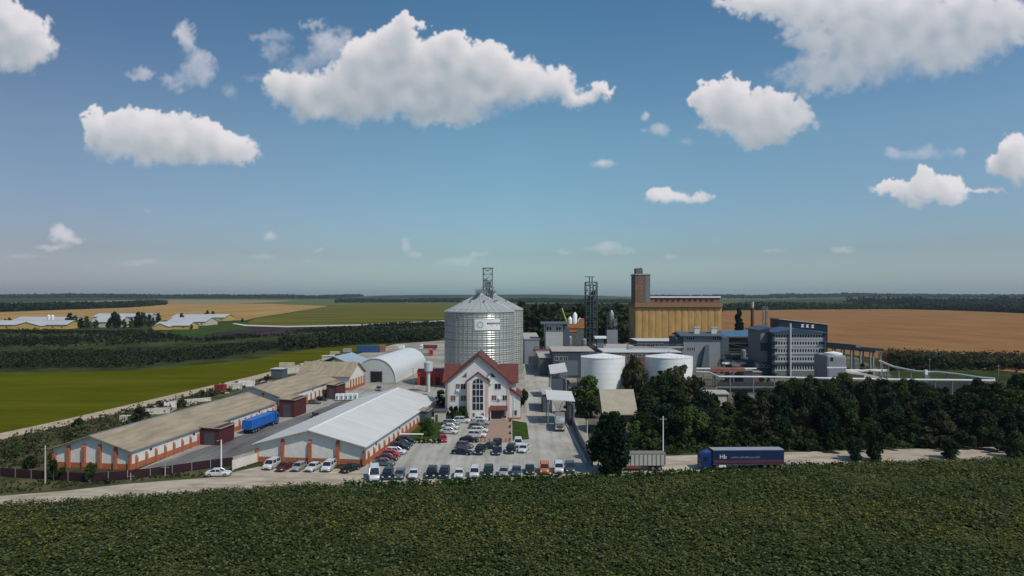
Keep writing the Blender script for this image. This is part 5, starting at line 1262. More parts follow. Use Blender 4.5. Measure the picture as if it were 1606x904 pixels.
def pole(label, px, yb, yt, m=wood_pole, arm=False, group=None, r_=.16):
    p = G(px, yb); h = hz(p.y, yt); t = thing('utility_pole', label, 'pole', (p.x, p.y, 0), 0, group)
    b = MB(); b.tube((0, 0, 0), (0, 0, h), r_, r_*.7, n=8); b.build('shaft', m, t, smooth=True)
    b = MB(); b.box(-.8, .8, -.05, .05, h-.7, h-.58)
    if arm:
        b = MB(); b.tube((0, 0, h-.2), (0, -1.4, h+.15), .05, n=5); b.box(-.14, .14, -2.0, -1.3, h+.1, h+.22)
    b.build('lamp_arm' if arm else 'crossarm', steel, t)
    return t
pole('pale concrete pole at the far left before the gable of the nearest barn', 71, 760, 699)
pole('white lamp pole beside the white car on the dirt road', 347, 733, 690, white_paint, True)
pole('thin pale pole at the maroon fence below the first barn corner', 205, 753, 742, r_=.1)
pole('thin pale pole half way along the maroon fence', 259, 747, 728, r_=.1)
pole('tall white lamp pole behind the pale grain truck', 1040, 716, 653, white_paint, r_=.13)
pole('white pole in front of the dark wood right of the blue lorry', 1310, 692, 650, white_paint, r_=.13)
pole('pale pole among the dark trees near the right edge', 1542, 690, 645, r_=.15)
pole('grey lamp pole standing in the yard behind the pale barn roof', 648, 618, 578, steel, True, r_=.1)
pole('slim pale pole by the hedge near the curving pipe', 1458, 594, 562, steel, r_=.14)
pole('slim pale pole rising from the hedge at the right edge', 1566, 594, 572, steel, r_=.14)
pole('small lamp pole in the yard left of the totes', 593, 611, 597, steel, r_=.08)
pole('thin post in front of the conifers beside the driveway fence', 921, 712, 660, white_paint, r_=.09)
t = thing('barrier_pole', 'long white barrier boom lying over the lawn by the pale roofed barn', 'barrier', (G(618, 690).x, G(618, 690).y, .1), 0)
b = MB(); b.tube((0, 0, 1.3), (7.2, -.3, 1.3), .17, n=8); b.build('boom', white_paint, t); b = MB(); b.box(-.2, .2, -.2, .2, 0, 1.35); b.box(6.8, 7, -.4, -.2, 0, 1.15); b.build('stand', brick, t)
t = thing('small_hut', 'small cream hut left of the office under the dark trees', 'hut', (G(681, 663).x, G(681, 663).y, .1), 0)
b = MB(); b.box(0, 3.2, 0, 3, 0, 3.0); b.build('wall', mat('cream_wall', (.52, .49, .40), var=.1), t); b = MB(); b.box(-.3, 3.5, -.3, 3.3, 3.0, 3.2); b.build('roof', slate, t); b = MB(); b.box(.3, 1.0, -.05, 0, .1, 2.1); b.build('door', bark, t)
# small junk between track and barns
def slabs(name, label, px, py, w, d, h, m, rz=-.5, cat='wall', top=None):
    p = G(px, py); t = thing(name, label, cat, (p.x, p.y, .05), rz)
    b = MB(); b.box(-w/2, w/2, -d/2, d/2, 0, h); b.box(-w/2+.1, w/2-.1, -d/2-.12, -d/2-.003, h*.1, h*.3); b.build('panel' if not top else 'wall', m, t)
    if top: b = MB(); b.box(-w/2-.3, w/2+.3, -d/2-.3, d/2+.3, h+.002, h+.2); b.build('roof', top, t)
    else:
        b = MB()
        for i in range(max(2, int(w/2.5))+1): x = -w/2+.15+(w-.3)*i/max(2, int(w/2.5)); b.box(x-.12, x+.12, -d/2-.2, -d/2-.13, 0, h+.1)
        b.build('ribs', m, t)
    return t
slabs('concrete_box', 'lone cream concrete box in the grass behind the nearest barn roof', 199, 664, 3.2, 1.4, 2.1, pale_conc, -.05)
slabs('ruined_wall', 'left length of pale broken wall beside the dirt track', 240, 651, 9, .5, 1.9, pale_conc, .45)
slabs('ruined_wall', 'short white wall slab in the middle of the ruins by the track', 267, 642, 3.5, .5, 2.3, white_wall, .4)
slabs('ruined_wall', 'low white rubble wall right of the short slab', 300, 632, 12, .8, 1.2, pale_conc, .6)
slabs('shipping_container', 'dark red container by the dirt track behind the nearest barn', 346, 616, 3.4, 2.4, 2.9, mat('container_red', (.22, .035, .03), var=.15), -.1, 'container')
slabs('rubble_wall', 'pale grey block right of the dark red container', 366, 611, 6, 2.2, 2.2, pale_conc, .25)
slabs('rubble_wall', 'white slab stack farther up beside the track', 387, 607, 6, 2.0, 2.2, white_wall, .25)
slabs('open_shed', 'small open shed with white roof left of the middle barn', 438, 594, 5, 5, 4.2, slate, -.1, 'shed', white_roof)
slabs('long_wall', 'long pale wall running behind the middle barn', 463, 586, 20, .5, 2.6, pale_conc, .95)
slabs('long_wall', 'pale panel wall farther behind the middle barn', 490, 577, 14, .5, 2.6, pale_conc, .9)
slabs('tank_body', 'old cream tank lying behind the long pale wall', 450, 576, 7, 2.4, 2.2, mat('cream_metal', (.45, .40, .30), var=.1), .1, 'tank')
slabs('shed', 'tiny cream shed near the pale blue roof', 515, 566, 6, 4, 2.6, mat('cream_metal', (0, 0, 0)), .1, 'shed', white_roof)
slabs('shipping_container', 'long blue container in the back yard beyond the arched hangar', 578, 553, 14, 2.6, 4.2, mat('container_blue', (.03, .08, .2), var=.12), .02, 'container')
slabs('shipping_container', 'orange brown container standing against the long blue one', 600, 552, 3.6, 2.6, 4.4, mat('container_orange', (.34, .15, .08), var=.12), .02, 'container')
rj = random.Random(12)
for i, (px, py, lb) in enumerate(((525, 558, 'cream'), (545, 553, 'grey'), (618, 549, 'cream'), (628, 547, 'white'), (534, 562, 'dark'))):
    slabs('machine', ('cream machine crate beyond the pale blue roof', 'grey machine crate left of the blue container', 'cream crate right of the orange container', 'white crate beyond the hangar roof', 'dark crate by the pale blue roof')[i], px, py, 5, 2.5, 2.4, {'cream': mat('cream_metal', (0, 0, 0)), 'grey': concrete, 'white': white_paint, 'dark': slate}[lb], rj.uniform(-.3, .3), 'crate')
rk_ = random.Random(31)
for i, (px, py) in enumerate(((228, 650), (236, 644), (249, 640), (258, 636), (276, 634), (283, 630), (292, 637), (308, 628), (322, 621), (336, 618), (375, 602), (396, 603), (405, 606), (417, 601), (428, 603), (352, 618), (312, 634), (268, 646), (478, 574), (502, 569))):
    p = G(px, py); t = thing('rubble_pile', 'pile of broken slabs and scrap lying between the dirt track and the barns', 'rubble', (p.x, p.y, .05), rk_.uniform(-1, 1), 'rubble between the track and the barns')
    for k, (nm, m_) in enumerate((('slab', pale_conc), ('slab', concrete), ('scrap', mat('rust_scrap', (.10, .055, .035), var=.3)), ('scrap', bark))):
        b = MB(); w, d, h = rk_.uniform(.8, 2.6), rk_.uniform(.5, 1.4), rk_.uniform(.2, .9)
        b.box(-w/2, w/2, -d/2, d/2, 0, h, Matrix.Translation((rk_.uniform(-1.8, 1.8), rk_.uniform(-1.5, 1.5), .05*k)) @ Matrix.Rotation(rk_.uniform(-1.5, 1.5), 4, 'Z') @ Matrix.Rotation(rk_.uniform(-.3, .3), 4, 'Y')); b.build(nm, m_, t)
for i, (px, py) in enumerate(((350, 606), (330, 622), (318, 625), (410, 600), (420, 596), (285, 640), (225, 655), (250, 640))):
    tree('bush', G(px, py), random.uniform(1.5, 3.2), 'small shrub growing among the ruins between track and barns', 'shrubs among the ruins', 1.2, 2)
for px, py, h in ((217, 664, 4.2), (125, 676, 3.2), (160, 680, 2.4), (105, 690, 2.2), (60, 700, 2.6), (30, 715, 2.6), (15, 720, 3), (45, 735, 2.4)):
    tree('bush', G(px, py), h, 'dark shrub in the rough grass left of the nearest barn', 'shrubs in the rough grass', 1.2, 0)
tree_px('bush', 84, 756, 722, 'dark shrub by the gable of the nearest barn, beside the concrete pole', v=0, wide=.7)
tree_px('bush', 142, 757, 727, 'bluish dark shrub before the middle of the nearest gable', v=1, wide=.6)
tree_px('bush', 168, 760, 751, 'small round shrub at the foot of the maroon fence', v=0)
tree_px('mid', 672, 684, 655, 'low spreading green tree on the lawn by the pale roofed barn', v=1, wide=1.25)
tree_px('mid', 690, 640, 612, 'dark tree in the gap between pale roofed barn and office', v=0, wide=1.1)
tree_px('broad', 664, 640, 618, 'dark tree behind the end of the pale roofed barn', v=2, wide=1.1)
for px in (708, 714, 722, 729): tree_px('bush', px, 662, 638, 'dark ornamental shrub against the office wall left of the stair bay', group='shrubs at the office wall', wide=.6, v=0)
for px in (640, 648, 656, 664, 672, 680, 688): tree_px('bush', px, 696, 688, 'clipped shrub edging the lawn by the car park', group='shrubs edging the lawn', wide=1.1, v=1)
tree_px('bush', 822, 640, 612, 'dark tree in front of the office right annex', v=1, wide=.6)
for py in (662, 672, 682, 692): tree_px('bush', 800, py, py-5, 'low round shrub in the row beside the paved forecourt', group='shrubs beside the forecourt', wide=.8, v=1)
for i in range(9):
    p = G(748+i*6.5, 694.5); t = thing('bollard', 'small red brown bollard in the row closing the paved forecourt', 'bollard', (p.x, p.y, .13), 0, 'bollards along the forecourt')
    b = MB(); b.tube((0, 0, 0), (0, 0, .75), .13, n=8); b.build('post', brick, t); b = MB(); b.lathe([(.16, .75), (.12, .9), (.01, .95)], 8); b.build('cap', brick, t)
# sand heaps
for px, py, lb in ((832, 556, 'pale sand heap behind the office right side'), (842, 548, 'farther pale sand heap beside the driveway')):
    p = G(px, py); b = MB(); rg0 = random.Random(px); prof = [(5, 0), (4, .9), (2.6, 1.9), (1.1, 2.6), (.05, 2.8)]
    b.lathe(prof, 24); o = b.build('sand_heap', mat('sand', (.42, .34, .20), var=.15, bump=.5), None, (p.x, p.y, .1), smooth=True); tag(o, lb, 'sand heap')
# ================================================================ DISTANT FARM
far_roof = mat('far_roof', (.42, .42, .44), var=.08, scale=.05); far_wall = mat('far_yellow_wall', (.50, .35, .10), var=.12, scale=.2); far_cream = mat('far_cream_wall', (.50, .45, .33), var=.1)
def far_barn(label, px0, px1, yb, h, ridge, depth, wall, gable=None):
    p = G(px0, yb); W = xat(px1, p.y)-p.x; t = thing('farm_shed', label, 'farm shed', (p.x, p.y, .05), 0, 'sheds of the distant farm')
    b = MB(); b.prism([(0, 0), (depth, 0), (depth, h), (depth/2, ridge), (0, h)], 'x', 0, W); b.build('wall', wall, t)
    b = MB(); b.prism([(-.8, h-.1), (depth/2, ridge+.1), (depth+.8, h-.1), (depth+.8, h+.2), (depth/2, ridge+.4), (-.8, h+.2)], 'x', -.8, W+.8); b.build('roof', far_roof, t)
    b = MB()
    for i in range(max(2, int(W/9))): x = W*(i+.5)/max(2, int(W/9)); b.box(x-.9, x+.9, -.08, -.0, 1.4, 2.8)
    b.build('windows', trim_dark, t)
    if gable:
        g0, g1 = (xat(q, p.y)-p.x for q in gable); b = MB(); b.prism([(g0, 0), (g1, 0), (g1, h*.8), ((g0+g1)/2, ridge*.86), (g0, h*.8)], 'y', -9, -.1); b.build('cross_gable', wall, t)
        b = MB(); b.prism([(g0-.7, h*.8), ((g0+g1)/2, ridge*.86+.3), (g1+.7, h*.8), (g1+.7, h*.8+.3), ((g0+g1)/2, ridge*.86+.7), (g0-.7, h*.8+.3)], 'y', -9.6, 1); b.build('gable_roof', far_roof, t)
    return t
far_barn('distant yellow walled farm shed with cross gable at the far left', -40, 104, 516.5, 4.5, 8.6, 26, far_wall, (30, 72))
far_barn('distant white roofed shed behind the yellow gable at the far left', 20, 112, 508, 4.5, 8, 30, far_cream)
far_barn('distant cream shed showing between the two groups of farm trees', 145, 188, 514, 6, 12, 26, far_cream)
far_barn('distant pale shed peeping over the middle farm trees', 145, 232, 504, 6, 10, 30, far_roof)
far_barn('distant yellow gabled shed right of the farm trees', 243, 296, 517, 4, 7.5, 22, far_wall, (246, 270))
far_barn('distant long cream shed stretching right of the yellow gable', 262, 322, 511, 4.5, 9.0, 34, far_cream)
far_barn('distant pale shed at the right end of the farm', 268, 352, 504, 5, 9, 36, far_wall)
for px in (80, 86): 
    p = G(px, 508); t = thing('feed_bin', 'left white feed bin on the far shed roof' if px == 80 else 'right white feed bin on the far shed roof', 'feed bin', (p.x, p.y-4, .05), 0)
    b = MB(); b.lathe([(.3, 3), (1.8, 5), (1.8, 10.5), (.1, 11.6)], 16); b.build('bin', white_paint, t); b = MB(); [b.box(x-.1, x+.1, y-.1, y+.1, 0, 5.2) for x in (-1.2, 1.2) for y in (-1.2, 1.2)]; b.build('legs', steel, t)
# ================================================================ VEHICLES
def ring(y, w, z0, z1, ch=.12):
    return [(-w+ch*.5, y, z0), (-w, y, z0+ch), (-w, y, z1-ch*1.2), (-w+ch*1.3, y, z1), (w-ch*1.3, y, z1), (w, y, z1-ch*1.2), (w, y, z0+ch), (w-ch*.5, y, z0)]
def paint(name, c, metal=.25): return mat('paint_'+name, c, rough=.28, metal=metal, var=.03, scale=.3, spec=.6)
PC = {'white': (.70, .70, .70), 'black': (.012, .013, .015), 'navy': (.012, .018, .045), 'blue_grey': (.05, .075, .10), 'silver': (.36, .38, .38), 'grey': (.13, .14, .145), 'red': (.45, .02, .018), 'maroon_red': (.12, .02, .025), 'orange': (.62, .17, .035), 'dark_green': (.018, .03, .026), 'grey_green': (.12, .15, .14)}
def wheel_meshes(r_, w):
    b = MB(); b.tube((-w/2, 0, 0), (w/2, 0, 0), r_, n=18); t = b.mesh('tyre', rubber)
    b = MB(); b.tube((-w/2-.012, 0, 0), (w/2+.012, 0, 0), r_*.6, n=12); return t, b.mesh('rim', rim_m)
WM = wheel_meshes(.33, .21)
def add_wheels(t, xs, ys, r_=.33, wm=None):
    tm, rm = wm or WM
    for y in ys:
        for x in xs:
            o = inst('wheel', tm, t, (x, y, r_)); inst('rim', rm, o)
def car_proto(kind):
    t = thing('parked_'+('van' if kind in ('van', 'minivan') else 'car'), 'car', 'car', (0, 0, 0))
    P = {'sedan': dict(L=4.6, W=1.78, H=1.45, hood=.92, belt=.98, tail=1.03, gb=(-.95, 1.55), gt=(-.25, .95)),
         'hatch': dict(L=4.0, W=1.72, H=1.50, hood=.92, belt=1.0, tail=1.06, gb=(-.85, 1.88), gt=(-.2, 1.45)),
         'suv': dict(L=4.6, W=1.88, H=1.75, hood=1.08, belt=1.15, tail=1.2, gb=(-1.0, 2.18), gt=(-.35, 1.9)),
         'wagon': dict(L=4.6, W=1.78, H=1.5, hood=.92, belt=.99, tail=1.04, gb=(-.95, 2.15), gt=(-.25, 1.8)),
         'minivan': dict(L=4.5, W=1.85, H=1.85, hood=1.12, belt=1.15, tail=1.2, gb=(-1.45, 2.15), gt=(-.75, 2.0)),
         'van': dict(L=5.4, W=2.0, H=2.45, hood=1.2, belt=1.35, tail=1.4, gb=(-2.05, 2.6), gt=(-1.25, 2.5))}[kind]
    L, W, H = P['L'], P['W'], P['H']; h2 = L/2; w = W/2; g = .22
    st = [(-h2, w*.82, g+.12, P['hood']*.72), (-h2+.12, w*.93, g, P['hood']*.84), (-h2+.5, w, g, P['hood']*.93), (P['gb'][0], w, g, P['hood']), (P['gb'][0]+.25, w, g, P['belt']),
          (P['gb'][1]-.2, w, g, P['tail']), (h2-.25, w*.98, g, P['tail']-.01), (h2-.05, w*.92, g+.05, P['tail']*.88), (h2, w*.86, g+.15, P['tail']*.72)]
    st.sort(key=lambda q: q[0])
    b = MB(); b.loft([ring(*s) for s in st]); col = paint('white', PC['white'])
    b.build('body', col, t, smooth=True)
    def rect(y0, y1, ww, z): return [(-ww, y0, z), (ww, y0, z), (ww, y1, z), (-ww, y1, z)]
    zb = P['belt']-.02; b = MB(); b.loft([rect(P['gb'][0], P['gb'][1], w*.95, zb), rect(P['gt'][0], P['gt'][1], w*.80, H-.05)])
    b.build('window', glass, t)
    b = MB(); k0, k1 = P['gt']
    b.loft([rect(k0-.06, k1+.06, w*.815, H-.08), rect(k0+.05, k1-.05, w*.74, H)])
    def lerp(a, c, f): return tuple(a[i]+(c[i]-a[i])*f for i in range(3))
    B0 = rect(P['gb'][0], P['gb'][1], w*.965, zb); T0 = rect(P['gt'][0], P['gt'][1], w*.815, H-.06)
    for i in range(4): b.tube(B0[i], T0[i], .05, n=5)
    for s in (0, 1):
        for f in ((.5,) if kind != 'van' else (.28, .62)):
            bb = lerp(B0[3*0+(0 if s == 0 else 1)], B0[3 if s == 0 else 2], f); tt_ = lerp(T0[0 if s == 0 else 1], T0[3 if s == 0 else 2], f); b.tube(bb, tt_, .05, n=5)
    if kind == 'van':
        for s in (-1, 1): b._add([(s*w*.97, -.4, zb), (s*w*.97, 2.55, zb), (s*w*.825, 2.45, H-.07), (s*w*.825, -.4, H-.07)], [(0, 1, 2, 3)])
        b._add([(-w*.9, 2.62, zb), (w*.9, 2.62, zb), (w*.8, 2.53, H-.07), (-w*.8, 2.53, H-.07)], [(0, 1, 2, 3)])
    b.build('roof', col, t)
    for s in (-1, 1):
        b = MB(); b.box(s*w*.68-.2, s*w*.68+.2, -h2-.02, -h2+.25, P['hood']*.56, P['hood']*.72); b.build('headlight', lamp_w, t)
        b = MB(); b.box(s*w*.74-.13, s*w*.74+.13, h2-.15, h2+.02, P['tail']*.55, P['tail']*.75); b.build('taillight', lamp_r, t)
        b = MB(); b.box(s*w*1.07-.09, s*w*1.07+.09, P['gb'][0]+.25, P['gb'][0]+.4, zb, zb+.16); b.build('mirror', col, t)
    b = MB(); b.box(-w*.5, w*.5, -h2-.03, -h2+.1, .38, .52); b.box(-w*.86, w*.86, -h2-.015, -h2+.1, g+.02, .34); b.build('grille', trim_dark, t)
    b = MB(); b.box(-.26, .26, h2-.1, h2+.03, .5, .62); b.build('number_plate', white_paint, t)
    add_wheels(t, (-w+.10, w-.10), (-h2+.85, h2-.85))
    return t
PROTO = {}
def recolor(root, col):
    for c in root.children:
        if c.name.split('.')[0] in ('body', 'roof', 'mirror'):
            c.material_slots[0].link = 'OBJECT'; c.material_slots[0].material = paint(col, PC[col])
used = set()
def car(kind, px, py, deg, col, label, group):
    if kind not in PROTO: PROTO[kind] = car_proto(kind)
    src = PROTO[kind]; o = src if kind not in used else copy_tree(src)
    used.add(kind)
    p = G(px, py); o.location = (p.x, p.y, .125); o.rotation_euler = (0, 0, R(deg))
    o['label'] = label; o['group'] = group; o['category'] = 'van' if kind in ('van', 'minivan') else 'car'
    todo.append((o, col)); return o
todo = []
GF = 'cars in the long row facing the crop'
car('van', 587, 752, 12, 'white', 'tall white panel van at the left end of the long front row', GF)
car('suv', 608, 750, 3, 'navy', 'dark navy car beside the tall white van in the front row', GF)
car('hatch', 627, 750, 2, 'grey_green', 'grey green car, third from the left in the front row', GF)
car('sedan', 649, 749, 2, 'white', 'white car between the grey green car and the two dark cars', GF)
car('suv', 677, 748, 0, 'black', 'black car, left of the two dark cars side by side in the front row', GF)
car('suv', 697, 748, 0, 'navy', 'violet black car, right of the two dark cars side by side in the front row', GF)
car('sedan', 720, 748.5, 0, 'white', 'white car just right of the violet black car in the front row', GF)
car('minivan', 744.5, 748, 0, 'white', 'white people carrier in the middle of the front row', GF)
car('suv', 766, 746, 0, 'dark_green', 'dark green car right of the white people carrier', GF)
car('hatch', 790, 746, -2, 'silver', 'silver car near the middle of the front row', GF)
car('sedan', 810, 744.5, -2, 'blue_grey', 'blue grey saloon right of the silver car', GF)
car('sedan', 831, 742, 0, 'dark_green', 'low dark saloon left of the orange van', GF)
car('minivan', 854, 741.5, -3, 'orange', 'bright orange van in the front row', GF)
car('minivan', 876.5, 740.5, -3, 'white', 'white van right of the orange van', GF)
car('suv', 894, 740, -3, 'blue_grey', 'dark blue car at the right end of the front row by the big tree', GF)
GS = 'cars parked under the gable of the pale roofed barn'
car('minivan', 426, 735, -8, 'white', 'white high roofed car at the left end under the pale roofed gable', GS)
car('sedan', 446, 737.5, -10, 'maroon_red', 'dark maroon car second under the pale roofed gable', GS)
car('hatch', 468.5, 738, -10, 'silver', 'silver car third under the pale roofed gable', GS)
car('sedan', 492, 738, -14, 'white', 'white car in the middle under the pale roofed gable', GS)
car('minivan', 515.5, 738, -4, 'white', 'white small van with upright front under the pale roofed gable', GS)
car('sedan', 549, 740, -28, 'black', 'black car alone at the right end under the pale roofed gable', GS)
GR = 'cars along the brick side of the pale roofed barn'
car('sedan', 602, 731, 80, 'grey', 'grey car nearest the tall white van along the barn side', GR)
car('sedan', 607, 723.5, 82, 'maroon_red', 'dark red car with maroon bonnet along the barn side', GR)
car('hatch', 614, 717.5, 82, 'red', 'red car fourth from the far end along the barn side', GR)
car('wagon', 621, 713, 82, 'white', 'white car along the brick side of the barn', GR)
car('suv', 627, 706.5, 82, 'navy', 'navy car right above the white car along the barn side', GR)
car('sedan', 632, 701, 82, 'dark_green', 'dark green car second from the far end along the barn side', GR)
car('suv', 637, 696.5, 82, 'black', 'black car at the far end along the barn side', GR)
GO = 'cars on the left side of the office approach'
car('hatch', 694.5, 693, 15, 'red', 'bright red car at the lawn corner', GO)
car('sedan', 704, 681, 78, 'white', 'white car just beyond the bright red car', GO)
car('sedan', 706, 674, 78, 'white', 'white car second beyond the bright red car', GO)
car('wagon', 707.5, 667.5, 78, 'silver', 'silver car left of the office stair bay', GO)
car('suv', 708, 661.8, 80, 'black', 'black car closest to the office left wall', GO)
car('suv', 725, 664, 84, 'white', 'white car under the office wall left of the stair bay', GO)
car('sedan', 724, 660.2, 84, 'black', 'black car tight against the office wall behind a white car', GO)
GM = 'cars in the middle row running up to the stair bay'
car('sedan', 753, 661.5, 84, 'white', 'farthest white car in front of the stair bay', GM)
car('sedan', 755, 667, 84, 'silver', 'silver car second from the stair bay', GM)
car('wagon', 749, 673, 84, 'grey', 'grey car third from the stair bay', GM)
car('wagon', 752, 679, 84, 'white', 'white car fourth from the stair bay', GM)
car('suv', 748.5, 687, 84, 'white', 'large white car at the near end of the white cars before the forecourt', GM)
car('sedan', 736, 694, 78, 'black', 'black car in the upper part of the short left row', GM)
car('hatch', 729, 703.5, 70, 'grey', 'grey car in the middle of the short left row', GM)
car('sedan', 725, 713.5, 72, 'navy', 'navy car at the near end of the short left row', GM)
GB = 'cars in front of the forecourt bollards'
car('suv', 752.5, 712, -8, 'black', 'black car standing alone before the bollards', GB)
car('sedan', 769, 704.5, -60, 'dark_green', 'dark low car beside the tall black car at the bollards', GB)
car('suv', 780, 702, 0, 'black', 'tall black car nearest the bollards in the middle', GB)
car('sedan', 779.5, 712.5, -6, 'navy', 'navy car in front of the tall black car', GB)
car('suv', 801, 710.5, -8, 'black', 'black car left of the two white vehicles', GB)
car('minivan', 812.5, 700.5, 0, 'white', 'white van at the corner of the right lawn', GB)
car('wagon', 821, 709, -12, 'white', 'white car in front of the white van by the right lawn', GB)
p_ = car('sedan', 342.5, 747.5, 96, 'white', 'white car standing alone on the dirt road by the maroon fence', GB); del p_['group']
for o, c in todo: recolor(o, c)
# ---------------------------------------------------------------- lorries
TW = wheel_meshes(.52, .32)
def lorry(label, px, py, deg, cabc, trailer, L=13.6, Hb=2.7, zb=1.15, art=True, name='articulated_lorry', cat='lorry', axles=3):
    """front towards -Y; trailer(t, y0, y1, zb, H) adds the load body"""
    p = G(px, py); t = thing(name, label, cat, (p.x, p.y, .125), R(deg))
    tot = L+2.9; y0 = -tot/2; w = 1.25
    def rk(y, ww, z0, z1): return ring(y, ww, z0, z1, .18)
    b = MB(); b.loft([rk(y0, w*.9, .5, 2.2), rk(y0+.12, w*.98, .42, 2.95), rk(y0+.5, w, .42, 3.35), rk(y0+1.1, w, .42, 3.55), rk(y0+2.1, w, .42, 3.7)])
    cab = b.build('cab', cabc, t, smooth=True)
    b = MB(); b._add([(-w*.86, y0-.02, 1.75), (w*.86, y0-.02, 1.75), (w*.86, y0+.16, 2.75), (-w*.86, y0+.16, 2.75)], [(0, 1, 2, 3)]); b.box(-w*.86, w*.86, y0+.0, y0+.10, 1.75, 2.2); b.build('windscreen', glass, cab)
    for s in (-1, 1):
        b = MB(); b.box(s*w-.02, s*w+.02, y0+.5, y0+1.35, 1.8, 2.6); b.build('side_window', glass, cab)
        b = MB(); b.box(s*(w+.2)-.07, s*(w+.2)+.07, y0+.15, y0+.3, 1.9, 2.7); b.build('mirror', trim_dark, cab)
        b = MB(); b.box(s*.85-.25, s*.85+.25, y0-.03, y0+.1, .7, .95); b.build('headlight', lamp_w, cab)
    b = MB(); b.box(-w*.6, w*.6, y0-.035, y0+.1, .98, 1.6); b.box(-w*.95, w*.95, y0-.04, y0+.2, .45, .66); b.build('grille', trim_dark, cab)
    b = MB(); b.box(-.45, .45, y0+1.2, tot/2-.2, .75, 1.1); b.build('chassis', trim_dark, t)
    trailer(t, y0+2.5, tot/2, zb)
    ys = [y0+.9]+([y0+3.4] if art else [])+[tot/2-1.2-1.35*k for k in range(axles)]
    add_wheels(t, (-w+.18, w-.18), ys, .52, TW)
    return t
def blue_box(t, y0, y1, zb):
    b = MB(); b.box(-1.27, 1.27, y0, y1, zb, zb+2.75); bd = b.build('trailer_curtain', mat('curtain_blue', (.010, .024, .075), rough=.45, var=.1, scale=.3), t)
    b = MB(); b.box(-1.30, 1.30, y0-.02, y1+.02, zb+2.752, zb+2.85); b.build('trailer_roof', mat('trailer_top', (.28, .31, .36), rough=.5, var=.08), bd)
    b = MB(); b.box(-1.285, 1.285, y0+.05, y1-.05, zb+.25, zb+.78); b.build('red_stripe', mat('stripe_red', (.12, .03, .035), var=.1), bd)
    b = MB(); b.box(-1.30, 1.30, y0, y1, zb-.12, zb-.002); b.build('side_rail', mat('rail_pink', (.14, .07, .08), var=.1), bd)
    b = MB(); b.box(-1.25, -.55, y0+1.2, y0+2.6, .5, 1.0); b.box(.55, 1.25, y0+1.2, y0+2.6, .5, 1.0); b.build('fuel_tank', white_paint, t)
    # lettering on the long sides; the cab is at -Y, so the near side is +X when heading left
    text_mesh('Hb', 1.2, .01, lett, bd, (1.30, y0+2.0, zb+1.45), (R(90), 0, R(90)))
    b = MB(); rg0 = random.Random(7); y = y0+3.6
    while y < y0+9.3:
        w_ = rg0.uniform(.16, .3); b.box(1.272, 1.285, y, y+w_, zb+1.15, zb+1.15+rg0.choice((.28, .28, .4))); y += w_+.10
    b.build('small_lettering', mat('letter_dull', (.13, .16, .21), var=0), bd)
lt = lorry('blue curtain sided lorry with red stripe driving left on the road', 1161, 735.5, -88.5, mat('cab_blue', (.014, .04, .17), rough=.3, var=.04, spec=.6), blue_box, L=14.0, Hb=2.75)
def tipper(t, y0, y1, zb):
    m = mat('tipper_blue', (.02, .12, .42), rough=.4, var=.1, scale=.4)
    b = MB(); b.box(-1.25, 1.25, y0, y1, zb, zb+2.3); bd = b.build('tipper_body', m, t)
    b = MB()
    for k in range(12): y = y0+.3+k*(y1-y0-.6)/11; b.box(-1.32, 1.32, y-.05, y+.05, zb, zb+2.3-.01)
    b.build('ribs', m, bd); b = MB(); b.box(-1.2, 1.2, y0+.06, y1-.06, zb+2.302, zb+2.34); b.build('tarpaulin', mat('tarp_blue', (.04, .16, .46), rough=.6, var=.1), bd)
p = G(409, 673)
lt = lorry('bright blue tipper lorry parked in the yard before the long brown barns', 410, 673, 180-7, mat('cab_bright_blue', (.02, .10, .38), rough=.3, var=.04, spec=.6), tipper, L=12.5)
def grain(t, y0, y1, zb):
    m = mat('grain_side', (.44, .42, .37), rough=.6, var=.15, scale=.6)
    b = MB(); b.box(-1.22, 1.22, y0+.1, y1, zb, zb+2.2); bd = b.build('grain_body', m, t)
    b = MB()
    for k in range(10): y = y0+.2+k*(y1-y0-.3)/9; b.box(-1.32, 1.32, y-.07, y+.07, zb, zb+2.2-.01)
    b.build('ribs', mat('rib_grey', (.26, .24, .21), var=.1), bd); b = MB(); b.box(-1.25, 1.25, y0+.05, y1+.05, zb+2.202, zb+2.4); b.build('tarpaulin', mat('tarp_grey', (.20, .19, .17), var=.15, bump=.4), bd)
    b = MB(); b.box(-1.28, 1.28, y0+.1, y0+3, .6, zb-.02); b.build('red_frame', mat('frame_red', (.22, .05, .04), var=.1), t)
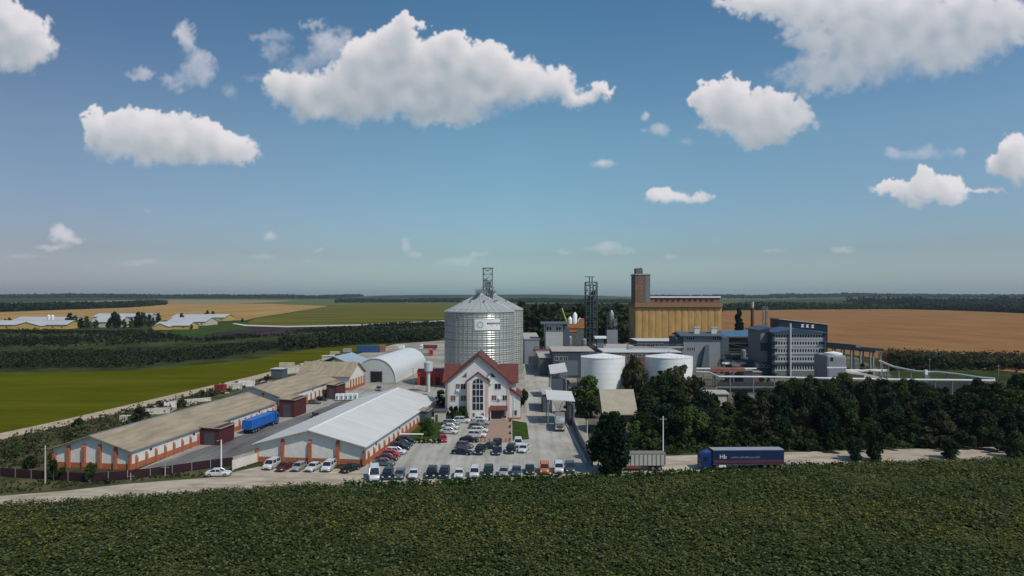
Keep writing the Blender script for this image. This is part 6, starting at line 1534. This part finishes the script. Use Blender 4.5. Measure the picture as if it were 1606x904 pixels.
def wtruck(t, y0, y1, zb): grain(t, y0, y1, zb)
lorry('pale ribbed grain lorry waiting on the road right of the big round tree', 1001, 738, -89.5, white_paint, grain, L=7.6, art=False, name='grain_lorry', axles=2)
lorry('grey lorry standing under the weighbridge canopy', 878, 673, -4, mat('cab_grey', (.30, .31, .31), rough=.4, var=.05), grain, L=6.5, art=False, name='grain_lorry', axles=2)
def redt(t, y0, y1, zb):
    b = MB(); b.box(-1.25, 1.25, y0, y1, zb, zb+1.9); b.build('load_body', mat('lorry_maroon', (.16, .03, .035), rough=.5, var=.1), t)
for i, (px, py, dg, lb, cc) in enumerate(((672, 549, -84, 'maroon lorry with white cab in the back yard beyond the hangar', white_paint), (664, 558, 92, 'pale lorry with red cab in the back yard beyond the hangar', red_paint))):
    lorry(lb, px, py, dg, cc, redt if i == 0 else grain, L=8.5, art=False, name='yard_lorry', axles=2)
for (px, py, col, kind, dg, lb) in ((594, 613, 'grey', 'hatch', 10, 'grey car in the yard near the arched hangar door'), (528, 618, 'maroon_red', 'hatch', -70, 'dark red car in the yard in front of the arched hangar'), (492, 634, 'grey', 'sedan', 80, 'grey car left of the white totes'), (495, 656, 'maroon_red', 'hatch', 20, 'maroon car just behind the pale barn ridge'), (503, 629, 'black', 'sedan', 80, 'black car farther left of the totes by the middle barn')):
    o = car(kind, px, py, dg, col, lb, GB); del o['group']; recolor(o, col)
# ================================================================ HAZE
hm = bpy.data.materials.new('haze'); hm.use_nodes = True; nt_ = hm.node_tree; nt_.nodes.clear()
pv = nt_.nodes.new('ShaderNodeVolumePrincipled'); pv.inputs['Color'].default_value = (.80, .90, 1.0, 1); pv.inputs['Density'].default_value = HAZE; pv.inputs['Anisotropy'].default_value = .2
oo = nt_.nodes.new('ShaderNodeOutputMaterial'); nt_.links.new(pv.outputs[0], oo.inputs['Volume'])
b = MB(); b.box(-13500, 13500, -13500, 13500, -3, 110)
hb = b.build('haze', hm); tag(hb, 'thin blue summer haze over the whole plain', 'haze', kind='stuff'); hb.display_type = 'WIRE'
